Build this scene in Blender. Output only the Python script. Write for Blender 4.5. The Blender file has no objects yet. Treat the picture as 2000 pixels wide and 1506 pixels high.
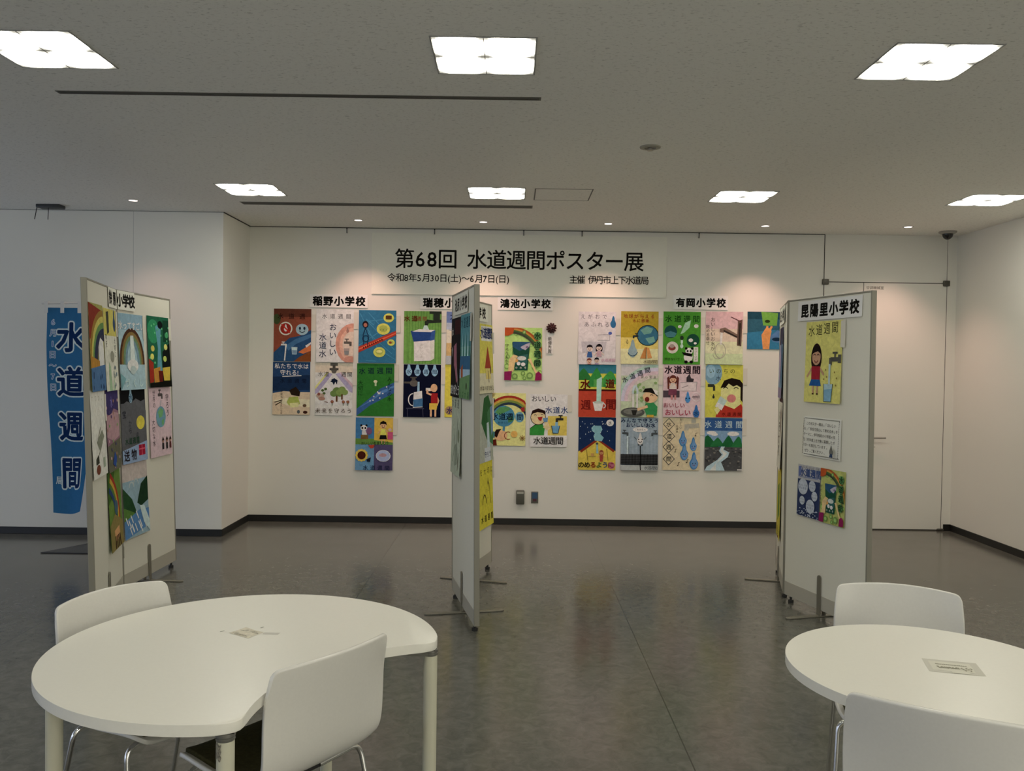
import bpy, bmesh, math, random
from mathutils import Vector, Matrix
random.seed(7)
SC = bpy.context.scene
COL = SC.collection
PI = math.pi

# ------------------------------------------------------------------ camera
cd = bpy.data.cameras.new('camera')
cam = bpy.data.objects.new('camera', cd)
COL.objects.link(cam)
cd.sensor_width = 36.0
cd.lens = 1660.0 / 2000.0 * 36.0
cd.clip_start = 0.05
EYE = Vector((0.0, 0.0, 1.626))
_p, _yw, _r = 0.02356, 0.00026, 0.01415
_base = Matrix(((1, 0, 0), (0, 0, -1), (0, 1, 0)))
_rz = Matrix(((math.cos(_yw), -math.sin(_yw), 0), (math.sin(_yw), math.cos(_yw), 0), (0, 0, 1)))
_rx = Matrix(((1, 0, 0), (0, math.cos(_p), -math.sin(_p)), (0, math.sin(_p), math.cos(_p))))
_rr = Matrix(((math.cos(_r), -math.sin(_r), 0), (math.sin(_r), math.cos(_r), 0), (0, 0, 1)))
_m = _rr @ _rx @ _base @ _rz
_rot = Matrix((_m[0], -_m[1], -_m[2])).transposed()
cam.matrix_world = Matrix.Translation(EYE) @ _rot.to_4x4()
SC.camera = cam

# ------------------------------------------------------------------ view, world and lamp strengths
SC.view_settings.view_transform = 'Standard'
SC.view_settings.look = 'None'
SC.view_settings.gamma = 1.0
SC.view_settings.use_curve_mapping = False
SC.view_settings.exposure = 0.6
SC.cycles.use_denoising = True
SC.cycles.max_bounces = 10
SC.cycles.sample_clamp_indirect = 4.0
LAMP = 13.5                     # ceiling light diffusers
LAMP_COL = (1.0, 0.965, 0.83)
SPOT_W = 26.0                  # warm downlights along the back wall
SPOT_COL = (1.0, 0.59, 0.48)
w = bpy.data.worlds.new('daylight')
SC.world = w
w.use_nodes = True
_n = w.node_tree
_tc = _n.nodes.new('ShaderNodeTexCoord')
_sp = _n.nodes.new('ShaderNodeSeparateXYZ')
_mr = _n.nodes.new('ShaderNodeMapRange')
_mr.inputs['From Min'].default_value, _mr.inputs['From Max'].default_value = -0.35, 0.35
_mx = _n.nodes.new('ShaderNodeMix'); _mx.data_type = 'RGBA'
_mx.inputs['A'].default_value = (0.80, 0.92, 1.20, 1)        # cool daylight at the left of the hall
_mx.inputs['B'].default_value = (2.0, 1.93, 1.66, 1)        # brighter warm side, added to feed light through the right-hand window
_n.links.new(_tc.outputs['Generated'], _sp.inputs[0])
_n.links.new(_sp.outputs['X'], _mr.inputs['Value'])
_n.links.new(_mr.outputs[0], _mx.inputs['Factor'])
_n.links.new(_mx.outputs['Result'], _n.nodes['Background'].inputs[0])
_n.nodes['Background'].inputs[1].default_value = 1.0

# ------------------------------------------------------------------ materials
def s2l(c):
    return c / 12.92 if c <= 0.04045 else ((c + 0.055) / 1.055) ** 2.4
def hexlin(h):
    return tuple(s2l(int(h[i:i + 2], 16) / 255) for i in (0, 2, 4))
def paint(h):
    # pigment colour of something photographed in the dim room
    c = [v / 0.36 for v in hexlin(h)]
    g = max(0.002, 0.3 * c[0] + 0.6 * c[1] + 0.1 * c[2])
    k = (0.8 * g) ** 1.25 / g
    if c[2] < 0.35 * min(c[0], c[1]): k, c = k * 0.86, [v * 0.95 + g * 0.05 for v in c]     # chrome yellows are deeper than they look
    if g > 0.45:
        q = 0.22 if c[2] > 0.5 * max(c) else 0.0
        c = [v * (1 - q) + g * q for v in c]
    return tuple(min(0.84, v * k) for v in c)
def mat(name, col, rough=0.5, metal=0.0, spec=0.5, noise=None, bump=None):
    m = bpy.data.materials.new(name)
    m.use_nodes = True
    nt = m.node_tree
    b = nt.nodes['Principled BSDF']
    b.inputs['Base Color'].default_value = (*col, 1)
    b.inputs['Roughness'].default_value = rough
    b.inputs['Metallic'].default_value = metal
    b.inputs['Specular IOR Level'].default_value = spec
    tc = None
    if noise or bump:
        tc = nt.nodes.new('ShaderNodeTexCoord')
    if noise:
        sc, amt = noise
        n = nt.nodes.new('ShaderNodeTexNoise')
        n.inputs['Scale'].default_value = sc
        n.inputs['Detail'].default_value = 5
        nt.links.new(tc.outputs['Object'], n.inputs['Vector'])
        r = nt.nodes.new('ShaderNodeValToRGB')
        r.color_ramp.elements[0].position = 0.3
        r.color_ramp.elements[1].position = 0.7
        r.color_ramp.elements[0].color = (*[c * (1 - amt) for c in col], 1)
        r.color_ramp.elements[1].color = (*[min(1, c * (1 + amt)) for c in col], 1)
        nt.links.new(n.outputs['Fac'], r.inputs['Fac'])
        nt.links.new(r.outputs['Color'], b.inputs['Base Color'])
    if bump:
        sc, st = bump
        n = nt.nodes.new('ShaderNodeTexNoise')
        n.inputs['Scale'].default_value = sc
        n.inputs['Detail'].default_value = 3
        nt.links.new(tc.outputs['Object'], n.inputs['Vector'])
        bp = nt.nodes.new('ShaderNodeBump')
        bp.inputs['Strength'].default_value = st
        bp.inputs['Distance'].default_value = 0.004
        nt.links.new(n.outputs['Fac'], bp.inputs['Height'])
        nt.links.new(bp.outputs['Normal'], b.inputs['Normal'])
    return m
def emis(name, col, strength):
    m = bpy.data.materials.new(name)
    m.use_nodes = True
    nt = m.node_tree
    nt.nodes.remove(nt.nodes['Principled BSDF'])
    e = nt.nodes.new('ShaderNodeEmission')
    e.inputs[0].default_value = (*col, 1)
    e.inputs[1].default_value = strength
    nt.links.new(e.outputs[0], nt.nodes['Material Output'].inputs[0])
    return m

def ceiling_mat():
    m = mat('acoustic_ceiling', (0.86, 0.85, 0.80), 0.9, spec=0.1)
    nt = m.node_tree
    b = nt.nodes['Principled BSDF']
    tc = nt.nodes.new('ShaderNodeTexCoord')
    mp = nt.nodes.new('ShaderNodeMapping')
    mp.inputs['Scale'].default_value = (42, 85, 1)
    nt.links.new(tc.outputs['Object'], mp.inputs['Vector'])
    n = nt.nodes.new('ShaderNodeTexNoise')
    n.inputs['Scale'].default_value = 1.0
    n.inputs['Detail'].default_value = 4
    n.inputs['Roughness'].default_value = 0.65
    n.inputs['Distortion'].default_value = 0.6
    nt.links.new(mp.outputs[0], n.inputs['Vector'])
    r = nt.nodes.new('ShaderNodeValToRGB')
    e = r.color_ramp.elements
    e[0].position, e[0].color = 0.30, (0.56, 0.55, 0.51, 1)
    e[1].position, e[1].color = 0.44, (0.86, 0.85, 0.80, 1)
    nt.links.new(n.outputs['Fac'], r.inputs['Fac'])
    nt.links.new(r.outputs['Color'], b.inputs['Base Color'])
    return m

def floor_mat():
    m = mat('vinyl_floor', (0.1, 0.1, 0.09), 0.16, spec=0.5)
    nt = m.node_tree
    b = nt.nodes['Principled BSDF']
    tc = nt.nodes.new('ShaderNodeTexCoord')
    def noise(scale, detail, dist=0.0):
        n = nt.nodes.new('ShaderNodeTexNoise')
        n.inputs['Scale'].default_value = scale
        n.inputs['Detail'].default_value = detail
        n.inputs['Roughness'].default_value = 0.68
        n.inputs['Distortion'].default_value = dist
        nt.links.new(tc.outputs['Object'], n.inputs['Vector'])
        return n
    n1 = noise(15.0, 9, 0.9)
    r = nt.nodes.new('ShaderNodeValToRGB')
    e = r.color_ramp.elements
    e[0].position, e[0].color = 0.30, (0.080, 0.079, 0.068, 1)
    e[1].position, e[1].color = 0.72, (0.158, 0.156, 0.135, 1)
    nt.links.new(n1.outputs['Fac'], r.inputs['Fac'])
    # welded seams between the sheets, every 1.82 m along the room
    sep = nt.nodes.new('ShaderNodeSeparateXYZ')
    nt.links.new(tc.outputs['Object'], sep.inputs[0])
    ma = nt.nodes.new('ShaderNodeMath'); ma.operation = 'ADD'; ma.inputs[1].default_value = 20 * 1.82 - 4.40 + 1.82
    nt.links.new(sep.outputs['X'], ma.inputs[0])
    md = nt.nodes.new('ShaderNodeMath'); md.operation = 'MODULO'; md.inputs[1].default_value = 1.82
    nt.links.new(ma.outputs[0], md.inputs[0])
    lt = nt.nodes.new('ShaderNodeMath'); lt.operation = 'LESS_THAN'; lt.inputs[1].default_value = 0.006
    nt.links.new(md.outputs[0], lt.inputs[0])
    mx = nt.nodes.new('ShaderNodeMix'); mx.data_type = 'RGBA'
    nt.links.new(lt.outputs[0], mx.inputs['Factor'])
    nt.links.new(r.outputs['Color'], mx.inputs['A'])
    mx.inputs['B'].default_value = (0.045, 0.043, 0.036, 1)
    nt.links.new(mx.outputs['Result'], b.inputs['Base Color'])
    n2 = noise(3.0, 4)
    rr = nt.nodes.new('ShaderNodeMapRange')
    rr.inputs['To Min'].default_value = 0.12
    rr.inputs['To Max'].default_value = 0.24
    nt.links.new(n2.outputs['Fac'], rr.inputs['Value'])
    nt.links.new(rr.outputs[0], b.inputs['Roughness'])
    n3 = noise(26.0, 2)
    bp = nt.nodes.new('ShaderNodeBump')
    bp.inputs['Strength'].default_value = 0.02
    bp.inputs['Distance'].default_value = 0.004
    nt.links.new(n3.outputs['Fac'], bp.inputs['Height'])
    nt.links.new(bp.outputs['Normal'], b.inputs['Normal'])
    return m

def pigment_mat(name, rough=0.75, lo=0.80, hi=1.14):
    # paper or cloth coloured by its own pigment (colour attribute) with a watercolour mottle
    m = bpy.data.materials.new(name)
    m.use_nodes = True
    nt = m.node_tree
    b = nt.nodes['Principled BSDF']
    b.inputs['Roughness'].default_value = rough
    b.inputs['Specular IOR Level'].default_value = 0.06
    at = nt.nodes.new('ShaderNodeAttribute')
    at.attribute_name = 'pigment'
    tc = nt.nodes.new('ShaderNodeTexCoord')
    n = nt.nodes.new('ShaderNodeTexNoise')
    n.inputs['Scale'].default_value = 22
    n.inputs['Detail'].default_value = 6
    n.inputs['Roughness'].default_value = 0.7
    n.inputs['Distortion'].default_value = 0.8
    nt.links.new(tc.outputs['Object'], n.inputs['Vector'])
    mr = nt.nodes.new('ShaderNodeMapRange')
    mr.inputs['From Min'].default_value = 0.3
    mr.inputs['From Max'].default_value = 0.7
    mr.inputs['To Min'].default_value = lo
    mr.inputs['To Max'].default_value = hi
    nt.links.new(n.outputs['Fac'], mr.inputs['Value'])
    mx = nt.nodes.new('ShaderNodeVectorMath'); mx.operation = 'SCALE'
    nt.links.new(at.outputs['Color'], mx.inputs[0])
    nt.links.new(mr.outputs[0], mx.inputs['Scale'])
    nt.links.new(mx.outputs[0], b.inputs['Base Color'])
    return m

M_WALL = mat('wall_vinyl', (0.80, 0.79, 0.73), 0.75, spec=0.2, bump=(260, 0.15))
M_CEIL = ceiling_mat()
M_FLOOR = floor_mat()
M_BASE = mat('black_skirting', (0.010, 0.010, 0.009), 0.45)
M_GROOVE = mat('dark_groove', (0.045, 0.042, 0.035), 0.8)
M_DOOR = mat('door_paint', (0.78, 0.77, 0.71), 0.5, bump=(180, 0.08))
M_STEEL = mat('brushed_steel', (0.42, 0.40, 0.36), 0.35, metal=0.9)
M_CHROME = mat('chrome', (0.75, 0.74, 0.72), 0.07, metal=1.0)
M_BOARD = mat('board_face', (0.77, 0.755, 0.665), 0.7, spec=0.25, bump=(320, 0.15))
M_FRAME = mat('board_edge', (0.275, 0.262, 0.215), 0.5)
M_RAIL = mat('board_rail', (0.47, 0.45, 0.385), 0.55)
M_FOOT = mat('foot_metal', (0.23, 0.215, 0.175), 0.4, metal=0.35)
M_RUBBER = mat('black_rubber', (0.02, 0.02, 0.02), 0.6)
M_SHELL = mat('chair_shell', (0.73, 0.715, 0.67), 0.25, noise=(120, 0.015))
M_PAD = mat('olive_fabric', (0.050, 0.045, 0.016), 0.9, spec=0.15, noise=(90, 0.2), bump=(420, 0.25))
M_TOP = mat('table_laminate', (0.85, 0.83, 0.755), 0.30, noise=(90, 0.01))
M_LEG = mat('table_leg_paint', (0.60, 0.585, 0.46), 0.4)
M_COLLAR = mat('grey_collar', (0.20, 0.195, 0.175), 0.35, metal=0.5)
M_BLACK = mat('black_metal', (0.008, 0.008, 0.010), 0.45)
M_WHITEP = mat('white_plastic', (0.74, 0.73, 0.69), 0.4)
M_SLOT = mat('slot_dark', (0.13, 0.125, 0.105), 0.6)
M_SLOTF = mat('slot_blade', (0.055, 0.053, 0.046), 0.6)
M_LAMP = emis('lamp_diffuser', LAMP_COL, LAMP)
_nt = M_LAMP.node_tree
_ga = _nt.nodes.new('ShaderNodeAttribute'); _ga.attribute_name = 'glow'      # diffuser dimmer at cell corners, overdone to draw grey crease shading into the emission
_gm = _nt.nodes.new('ShaderNodeMath'); _gm.operation = 'MULTIPLY'; _gm.inputs[1].default_value = LAMP
_nt.links.new(_ga.outputs['Fac'], _gm.inputs[0])
_nt.links.new(_gm.outputs[0], _nt.nodes['Emission'].inputs[1])
M_SPOT = emis('downlight_glow', (1.0, 0.84, 0.78), 2.2)
M_PAPER = pigment_mat('painted_paper')
M_CLOTH = pigment_mat('printed_cloth', 0.85, 0.92, 1.06)
M_PRINT = pigment_mat('printed_paper', 0.6, 0.985, 1.015)
M_TAPE = mat('clear_tape', (0.66, 0.64, 0.56), 0.35)
M_RED = mat('dark_red_ribbon', paint('3c0b12'), 0.7)
M_BOXD = mat('grey_box', paint('4a4a42'), 0.45)
M_BOXL = mat('grey_box_label', paint('86867c'), 0.5)
M_PLATEB = mat('blue_plate', paint('2c4a68'), 0.45)
M_PLATEG = mat('grey_plate', paint('55554e'), 0.45)
M_PLATER = mat('red_plate', paint('4a2430'), 0.45)
M_GLASS_DARK = mat('smoked_dome', (0.012, 0.012, 0.013), 0.15)
M_FRAMEW = mat('window_alloy', (0.45, 0.45, 0.44), 0.4, metal=0.6)

# ------------------------------------------------------------------ helpers
def obj(name, bm, m, parent=None, smooth=None, mats=None):
    me = bpy.data.meshes.new(name)
    bm.normal_update()
    bm.to_mesh(me)
    bm.free()
    for k in (mats or [m]):
        me.materials.append(k)
    if smooth is not None:
        me.polygons.foreach_set('use_smooth', [True] * len(me.polygons))
        me.set_sharp_from_angle(angle=math.radians(smooth))
    o = bpy.data.objects.new(name, me)
    COL.objects.link(o)
    if parent is not None:
        o.parent = parent
    return o
def tag(o, label=None, cat=None, group=None, kind=None):
    if label: o['label'] = label
    if cat: o['category'] = cat
    if group: o['group'] = group
    if kind: o['kind'] = kind
    return o
def thing(name, label, cat, loc=(0, 0, 0), rz=0.0, group=None):
    o = bpy.data.objects.new(name, None)
    o.empty_display_size = 0.1
    COL.objects.link(o)
    o.location = loc
    o.rotation_euler = (0, 0, rz)
    return tag(o, label, cat, group)
def struct(name, bm, m, parent=None, smooth=None, label=None):
    o = obj(name, bm, m, parent, smooth)
    if parent is None:
        o['kind'] = 'structure'
    if label: o['label'] = label
    return o
def box(bm, x0, y0, z0, x1, y1, z1, bev=0.0, seg=2):
    vs = [bm.verts.new(p) for p in ((x0, y0, z0), (x1, y0, z0), (x1, y1, z0), (x0, y1, z0), (x0, y0, z1), (x1, y0, z1), (x1, y1, z1), (x0, y1, z1))]
    fs = [bm.faces.new([vs[i] for i in f]) for f in ((0, 3, 2, 1), (4, 5, 6, 7), (0, 1, 5, 4), (1, 2, 6, 5), (2, 3, 7, 6), (3, 0, 4, 7))]
    if bev:
        es = list({e for f in fs for e in f.edges})
        bmesh.ops.bevel(bm, geom=es, offset=bev, segments=seg, affect='EDGES', profile=0.5)
    return vs
def quad(bm, pts):
    return bm.faces.new([bm.verts.new(p) for p in pts])
def tube(bm, pts, r, n=12, cap=True):
    pts = [Vector(p) for p in pts]
    rings = []
    prev = None
    for i, p in enumerate(pts):
        d = (pts[min(i + 1, len(pts) - 1)] - pts[max(i - 1, 0)]).normalized()
        if prev is None:
            a = d.orthogonal().normalized()
        else:
            a = (prev - d * prev.dot(d)).normalized()
        prev = a
        b = d.cross(a)
        rr = r[i] if isinstance(r, (list, tuple)) else r
        rings.append([bm.verts.new(p + (a * math.cos(2 * PI * k / n) + b * math.sin(2 * PI * k / n)) * rr) for k in range(n)])
    for r0, r1 in zip(rings, rings[1:]):
        for k in range(n):
            bm.faces.new((r0[k], r0[(k + 1) % n], r1[(k + 1) % n], r1[k]))
    if cap:
        bm.faces.new(list(reversed(rings[0])))
        bm.faces.new(rings[-1])
def lathe(bm, prof, n=24, c=(0, 0)):
    rings = []
    for r, z in prof:
        if r < 1e-6:
            rings.append([bm.verts.new((c[0], c[1], z))])
        else:
            rings.append([bm.verts.new((c[0] + r * math.cos(2 * PI * k / n), c[1] + r * math.sin(2 * PI * k / n), z)) for k in range(n)])
    for a, b in zip(rings, rings[1:]):
        for k in range(n):
            k2 = (k + 1) % n
            if len(a) == 1 and len(b) == 1: continue
            if len(a) == 1: bm.faces.new((a[0], b[k2], b[k]))
            elif len(b) == 1: bm.faces.new((a[k], a[k2], b[0]))
            else: bm.faces.new((a[k], a[k2], b[k2], b[k]))
    bmesh.ops.recalc_face_normals(bm, faces=bm.faces)
def prism(bm, outline, z0, z1, bev=0.0):
    a = [bm.verts.new((x, y, z0)) for x, y in outline]
    b = [bm.verts.new((x, y, z1)) for x, y in outline]
    n = len(a)
    f0 = bm.faces.new(list(reversed(a)))
    f1 = bm.faces.new(b)
    for k in range(n):
        bm.faces.new((a[k], a[(k + 1) % n], b[(k + 1) % n], b[k]))
    if bev:
        es = list(f0.edges) + list(f1.edges)
        bmesh.ops.bevel(bm, geom=es, offset=bev, segments=3, affect='EDGES', profile=0.5)
def arc_path(pts, r, n=6):
    # polyline with rounded corners of radius r
    pts = [Vector(p) for p in pts]
    out = [pts[0]]
    for a, b, c in zip(pts, pts[1:], pts[2:]):
        u, v = (a - b).normalized(), (c - b).normalized()
        ang = u.angle(v)
        t = min(r / math.tan(ang / 2), (a - b).length * 0.49, (c - b).length * 0.49)
        p0, p1 = b + u * t, b + v * t
        for k in range(n + 1):
            s = k / n
            out.append(p0 * (1 - s) ** 2 + b * 2 * s * (1 - s) + p1 * s ** 2)
    out.append(pts[-1])
    return out
def copy_tree(o, parent=None):
    c = o.copy()
    COL.objects.link(c)
    c.parent = parent
    for ch in list(o.children):
        copy_tree(ch, c)
    return c

# ------------------------------------------------------------------ room shell
H = 3.0
YB, YL, XR, XC = 8.65, 7.86, 4.50, -2.677
XW, YN = -9.0, -7.0
bm = bmesh.new(); box(bm, XW, YN, -0.1, XR + 0.12, YB + 0.12, 0.0); struct('floor', bm, M_FLOOR)
bm = bmesh.new(); box(bm, XW, YN, H, XR + 0.12, YB + 0.12, H + 0.12); struct('ceiling', bm, M_CEIL)
bm = bmesh.new(); box(bm, XC, YB, 0, XR + 0.12, YB + 0.12, H); struct('wall_back', bm, M_WALL)
bm = bmesh.new(); box(bm, XW, YL, 0, XC - 0.1, YL + 0.12, H); struct('wall_left', bm, M_WALL)
bm = bmesh.new(); box(bm, XC - 0.1, YL, 0, XC, YB + 0.12, H); struct('wall_corner', bm, M_WALL)
bm = bmesh.new()
box(bm, XR, -0.5, 0, XR + 0.12, YB, H)
box(bm, XR, YN, 0, XR + 0.12, -6.5, H)
struct('wall_right', bm, M_WALL)
bm = bmesh.new(); box(bm, XW, YN - 0.12, 0, XR + 0.12, YN, H); struct('wall_rear', bm, M_WALL)
# window added in the right wall behind the camera to brighten chairs and screens
bm = bmesh.new()
for k in range(6):
    y = -6.47 + k * 5.94 / 5
    box(bm, XR + 0.02, y - 0.03, 0, XR + 0.08, y + 0.03, H)
box(bm, XR + 0.02, -6.5, 0, XR + 0.08, -0.5, 0.1)
box(bm, XR + 0.02, -6.5, H - 0.1, XR + 0.08, -0.5, H)
struct('added_window_2', bm, M_FRAMEW)
# glazed side of the hall, far to the left of the view
bm = bmesh.new()
for k in range(9):
    y = YN + 0.05 + k * (YL - YN - 0.1) / 8
    box(bm, XW - 0.06, y - 0.03, 0, XW, y + 0.03, H)
box(bm, XW - 0.06, YN, 0, XW, YL, 0.1)
box(bm, XW - 0.06, YN, 2.1, XW, YL, H)  # solid header added to keep side light off the top of the wall
struct('window_1', bm, M_FRAMEW)
def skirt(name, pts):
    bm = bmesh.new()
    box(bm, *pts, bev=0.002, seg=1)
    struct(name, bm, M_BASE)
BH = 0.066
skirt('baseboard_back', (XC, YB - 0.008, 0, 3.16, YB, BH))
skirt('baseboard_corner', (XC, YL - 0.008, 0, XC + 0.008, YB - 0.008, BH))
skirt('baseboard_left', (XW, YL - 0.008, 0, XC, YL, BH))
skirt('baseboard_right', (XR - 0.008, -0.5, 0, XR, YB, BH))
skirt('baseboard_door_side', (4.425, YB - 0.008, 0, XR - 0.008, YB, BH))
# dark line and picture rail along the top of the back wall
bm = bmesh.new()
box(bm, XC, YB - 0.012, H - 0.006, 3.15, YB, H - 0.001)
box(bm, XC, YL, H - 0.006, XC + 0.012, YB - 0.012, H - 0.001)
struct('trim_1', bm, M_GROOVE, label='dark picture rail line along the top of the back wall')
def groove(n, pts, m=M_GROOVE):
    bm = bmesh.new(); box(bm, *pts); struct('trim_%d' % n, bm, m)
groove(2, (3.149, YB - 0.0015, 2.53, 3.157, YB, H))
groove(3, (4.400, YB - 0.001, 2.53, 4.4035, YB, H))
groove(4, (-3.506, YL - 0.001, BH, -3.5035, YL, H), mat('faint_joint', (0.42, 0.42, 0.41), 0.8))
bm = bmesh.new()
box(bm, XW, YL - 0.004, H - 0.004, XC, YL, H - 0.0005)
struct('trim_5', bm, mat('ceiling_joint', (0.2, 0.2, 0.19), 0.8))

# double pivot door at the right end of the back wall
dr = thing('door_1', 'tall flush pale double door with a lever handle in the back wall', 'door', (0, 0, 0))
dr['kind'] = 'structure'
bm = bmesh.new(); box(bm, 3.157, YB - 0.004, 0.012, 3.553, YB - 0.0005, 2.515); obj('narrow_leaf', bm, M_DOOR, dr)
bm = bmesh.new(); box(bm, 3.560, YB - 0.004, 0.012, 4.398, YB - 0.0005, 2.515); leaf = obj('door_leaf', bm, M_DOOR, dr)
bm = bmesh.new()
for a in ((3.149, 0, 3.157, 2.523), (3.553, 0, 3.560, 2.515), (4.398, 0, 4.405, 2.523), (3.157, 2.515, 4.398, 2.523), (3.157, 0, 4.398, 0.012)):
    box(bm, a[0], YB - 0.0012, a[1], a[2], YB, a[3])
obj('gap_line', bm, M_GROOVE, dr)
for x, z in ((3.165, 2.519), (4.392, 2.519), (4.392, 0.008)):
    bm = bmesh.new()
    zh = 0.028 if z > 1 else 0.016
    box(bm, x - 0.034, YB - 0.030, max(z - zh, 0.001), x + 0.030, YB - 0.004, z + zh, bev=0.006)
    obj('pivot_hinge', bm, mat('dark_hinge', (0.10, 0.095, 0.08), 0.4, metal=0.6), dr, 40)
bm = bmesh.new()
tube(bm, [(3.655, YB - 0.004, 0.945), (3.655, YB - 0.014, 0.945)], 0.026, 20)
tube(bm, arc_path([(3.655, YB - 0.012, 0.945), (3.655, YB - 0.055, 0.945), (3.795, YB - 0.055, 0.945)], 0.018), 0.009)
obj('lever_handle', bm, M_STEEL, leaf, 40)
bm = bmesh.new(); tube(bm, [(3.655, YB - 0.004, 0.85), (3.655, YB - 0.012, 0.85)], 0.022, 20)
tube(bm, [(3.655, YB - 0.012, 0.85), (3.655, YB - 0.03, 0.85), ], 0.010)
box(bm, 3.645, YB - 0.034, 0.846, 3.70, YB - 0.026, 0.854)
obj('thumb_turn', bm, M_STEEL, leaf, 40)

# ------------------------------------------------------------------ ceiling lights
LX0, LY0, LSX, LSY = -0.140, 3.817, 1.962, 3.012
def pillow(bm, x0, y0, x1, y1, z, bulge, n=16):
    g = []
    lay = bm.verts.layers.float.new('glow')
    for j in range(n + 1):
        row = []
        for i in range(n + 1):
            u, v = i / n, j / n
            b = (max(0.0, math.sin(PI * u)) ** 0.55) * (max(0.0, math.sin(PI * v)) ** 0.55)
            nv = bm.verts.new((x0 + (x1 - x0) * u, y0 + (y1 - y0) * v, z - bulge * b))
            dc = math.hypot(min(u, 1 - u), min(v, 1 - v))
            de = min(u, 1 - u, v, 1 - v)
            nv[lay] = min(1.0, 0.028 + (dc / 0.22) ** 6) if dc < 0.22 else 1.0
            row.append(nv)
        g.append(row)
    for j in range(n):
        for i in range(n):
            bm.faces.new((g[j][i], g[j + 1][i], g[j + 1][i + 1], g[j][i + 1]))
def ceiling_light(label):
    t = thing('ceiling_light', label, 'light', (0, 0, H), 0, 'square ceiling lights')
    s, q = 0.222, 0.219
    bm = bmesh.new()
    for a in ((-s - .006, -s - .006, s + .006, -s), (-s - .006, s, s + .006, s + .006), (-s - .006, -s, -s, s), (s, -s, s + .006, s)):
        box(bm, a[0], a[1], -0.003, a[2], a[3], -0.0002)
    obj('frame', bm, mat('light_trim', (0.30, 0.30, 0.29), 0.5) if 'light_trim' not in bpy.data.materials else bpy.data.materials['light_trim'], t)
    bm = bmesh.new()
    box(bm, -0.0015, -q, -0.004, 0.0015, q, -0.0005)
    box(bm, -q, -0.0012, -0.0038, q, 0.0012, -0.0006)
    obj('divider', bm, M_COLLAR, t)
    for sx in (-1, 1):
        for sy in (-1, 1):
            bm = bmesh.new()
            xs, ys = sorted((0.0018 * sx, q * sx)), sorted((0.0018 * sy, q * sy))
            pillow(bm, xs[0], ys[0], xs[1], ys[1], -0.0012, 0.007)
            obj('diffuser', bm, M_LAMP, t, 60)
    return t
light_labels = {
    (0, -1): 'square ceiling light at the left end of the slotted vent nearest the camera',
    (0, 0): 'largest looking square ceiling light near the top centre, right of the slotted vent',
    (0, 1): 'square white ceiling light nearest the camera above the right round table',
    (1, -1): 'square ceiling light just above the left end of the far slotted air vent',
    (1, 0): 'square ceiling light beside the square access hatch',
    (1, 1): 'far square ceiling light right of the access hatch, above the wall posters',
    (1, 2): 'far square ceiling light close to the right wall, nearest the dome camera',
    (-1, -1): 'square ceiling light over the left of the hall behind the camera',
    (-1, 0): 'square ceiling light directly overhead of the camera',
    (-1, 1): 'square ceiling light over the right of the hall behind the camera',
    (0, 2): 'square ceiling light beside the right wall level with the front tables',
    (-1, 2): 'square ceiling light beside the right wall behind the camera',
    (-3, -1): 'added square ceiling light in the last row on the left, far behind the camera',  # unseen last row, added for more frontal light on chairs, screens and walls
    (-3, 0): 'added square ceiling light in the last row in the middle, far behind the camera',
    (-3, 1): 'added square ceiling light in the last row on the right, far behind the camera',
    (-2, -1): 'third-row square ceiling light on the left behind the camera',
    (-2, 0): 'third-row square ceiling light in the middle behind the camera',
    (-2, 1): 'third-row square ceiling light on the right behind the camera',
    (-2, 2): 'third-row square ceiling light by the right wall'}
proto = None
for (r, c), lab in light_labels.items():
    if proto is None:
        proto = ceiling_light(lab); o = proto
    else:
        o = copy_tree(proto); o['label'] = lab
    o.location = (LX0 + c * LSX, LY0 + r * LSY, H)

# ------------------------------------------------------------------ warm downlights along the walls
dl = [(-3.276, 7.339, 'small round downlight above the left wall near the dark ceiling bracket'),
      (-1.495, 8.19, 'small round downlight nearest the back left corner, above the first posters'),
      (-0.295, 8.19, 'small round downlight above the left half of the big title banner'),
      (0.904, 8.19, 'small round downlight above the right half of the big title banner'),
      (2.411, 8.19, 'small round downlight to the right of the banner, left of the door'),
      (3.755, 8.13, 'small round downlight above the door, nearest the dome camera')]
proto = None
for x, y, lab in dl:
    if proto is None:
        t = thing('downlight', lab, 'light', (0, 0, H), 0, 'small round downlights'); proto = t
        bm = bmesh.new(); lathe(bm, [(0.036, -0.0005), (0.037, -0.004), (0.049, -0.003), (0.050, -0.0003)], 28)
        obj('trim_ring', bm, M_WHITEP, t, 40)
        bm = bmesh.new(); lathe(bm, [(0.0355, -0.0030), (0.0, -0.0032)], 28)
        obj('lamp', bm, M_SPOT, t)
    else:
        t = copy_tree(proto); t['label'] = lab
    t.location = (x, y, H)
    ld = bpy.data.lights.new('downlight_beam', 'SPOT')
    ld.energy = SPOT_W * (0.35 if x < -3 else 1.0)
    ld.color = SPOT_COL
    ld.spot_size = math.radians(96)
    ld.spot_blend = 0.85
    ld.shadow_soft_size = 0.03
    lo = bpy.data.objects.new('downlight_beam', ld)
    COL.objects.link(lo)
    lo.location = (x, y, H - 0.02)
    lo.rotation_euler = (math.radians(4), 0, 0)

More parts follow.
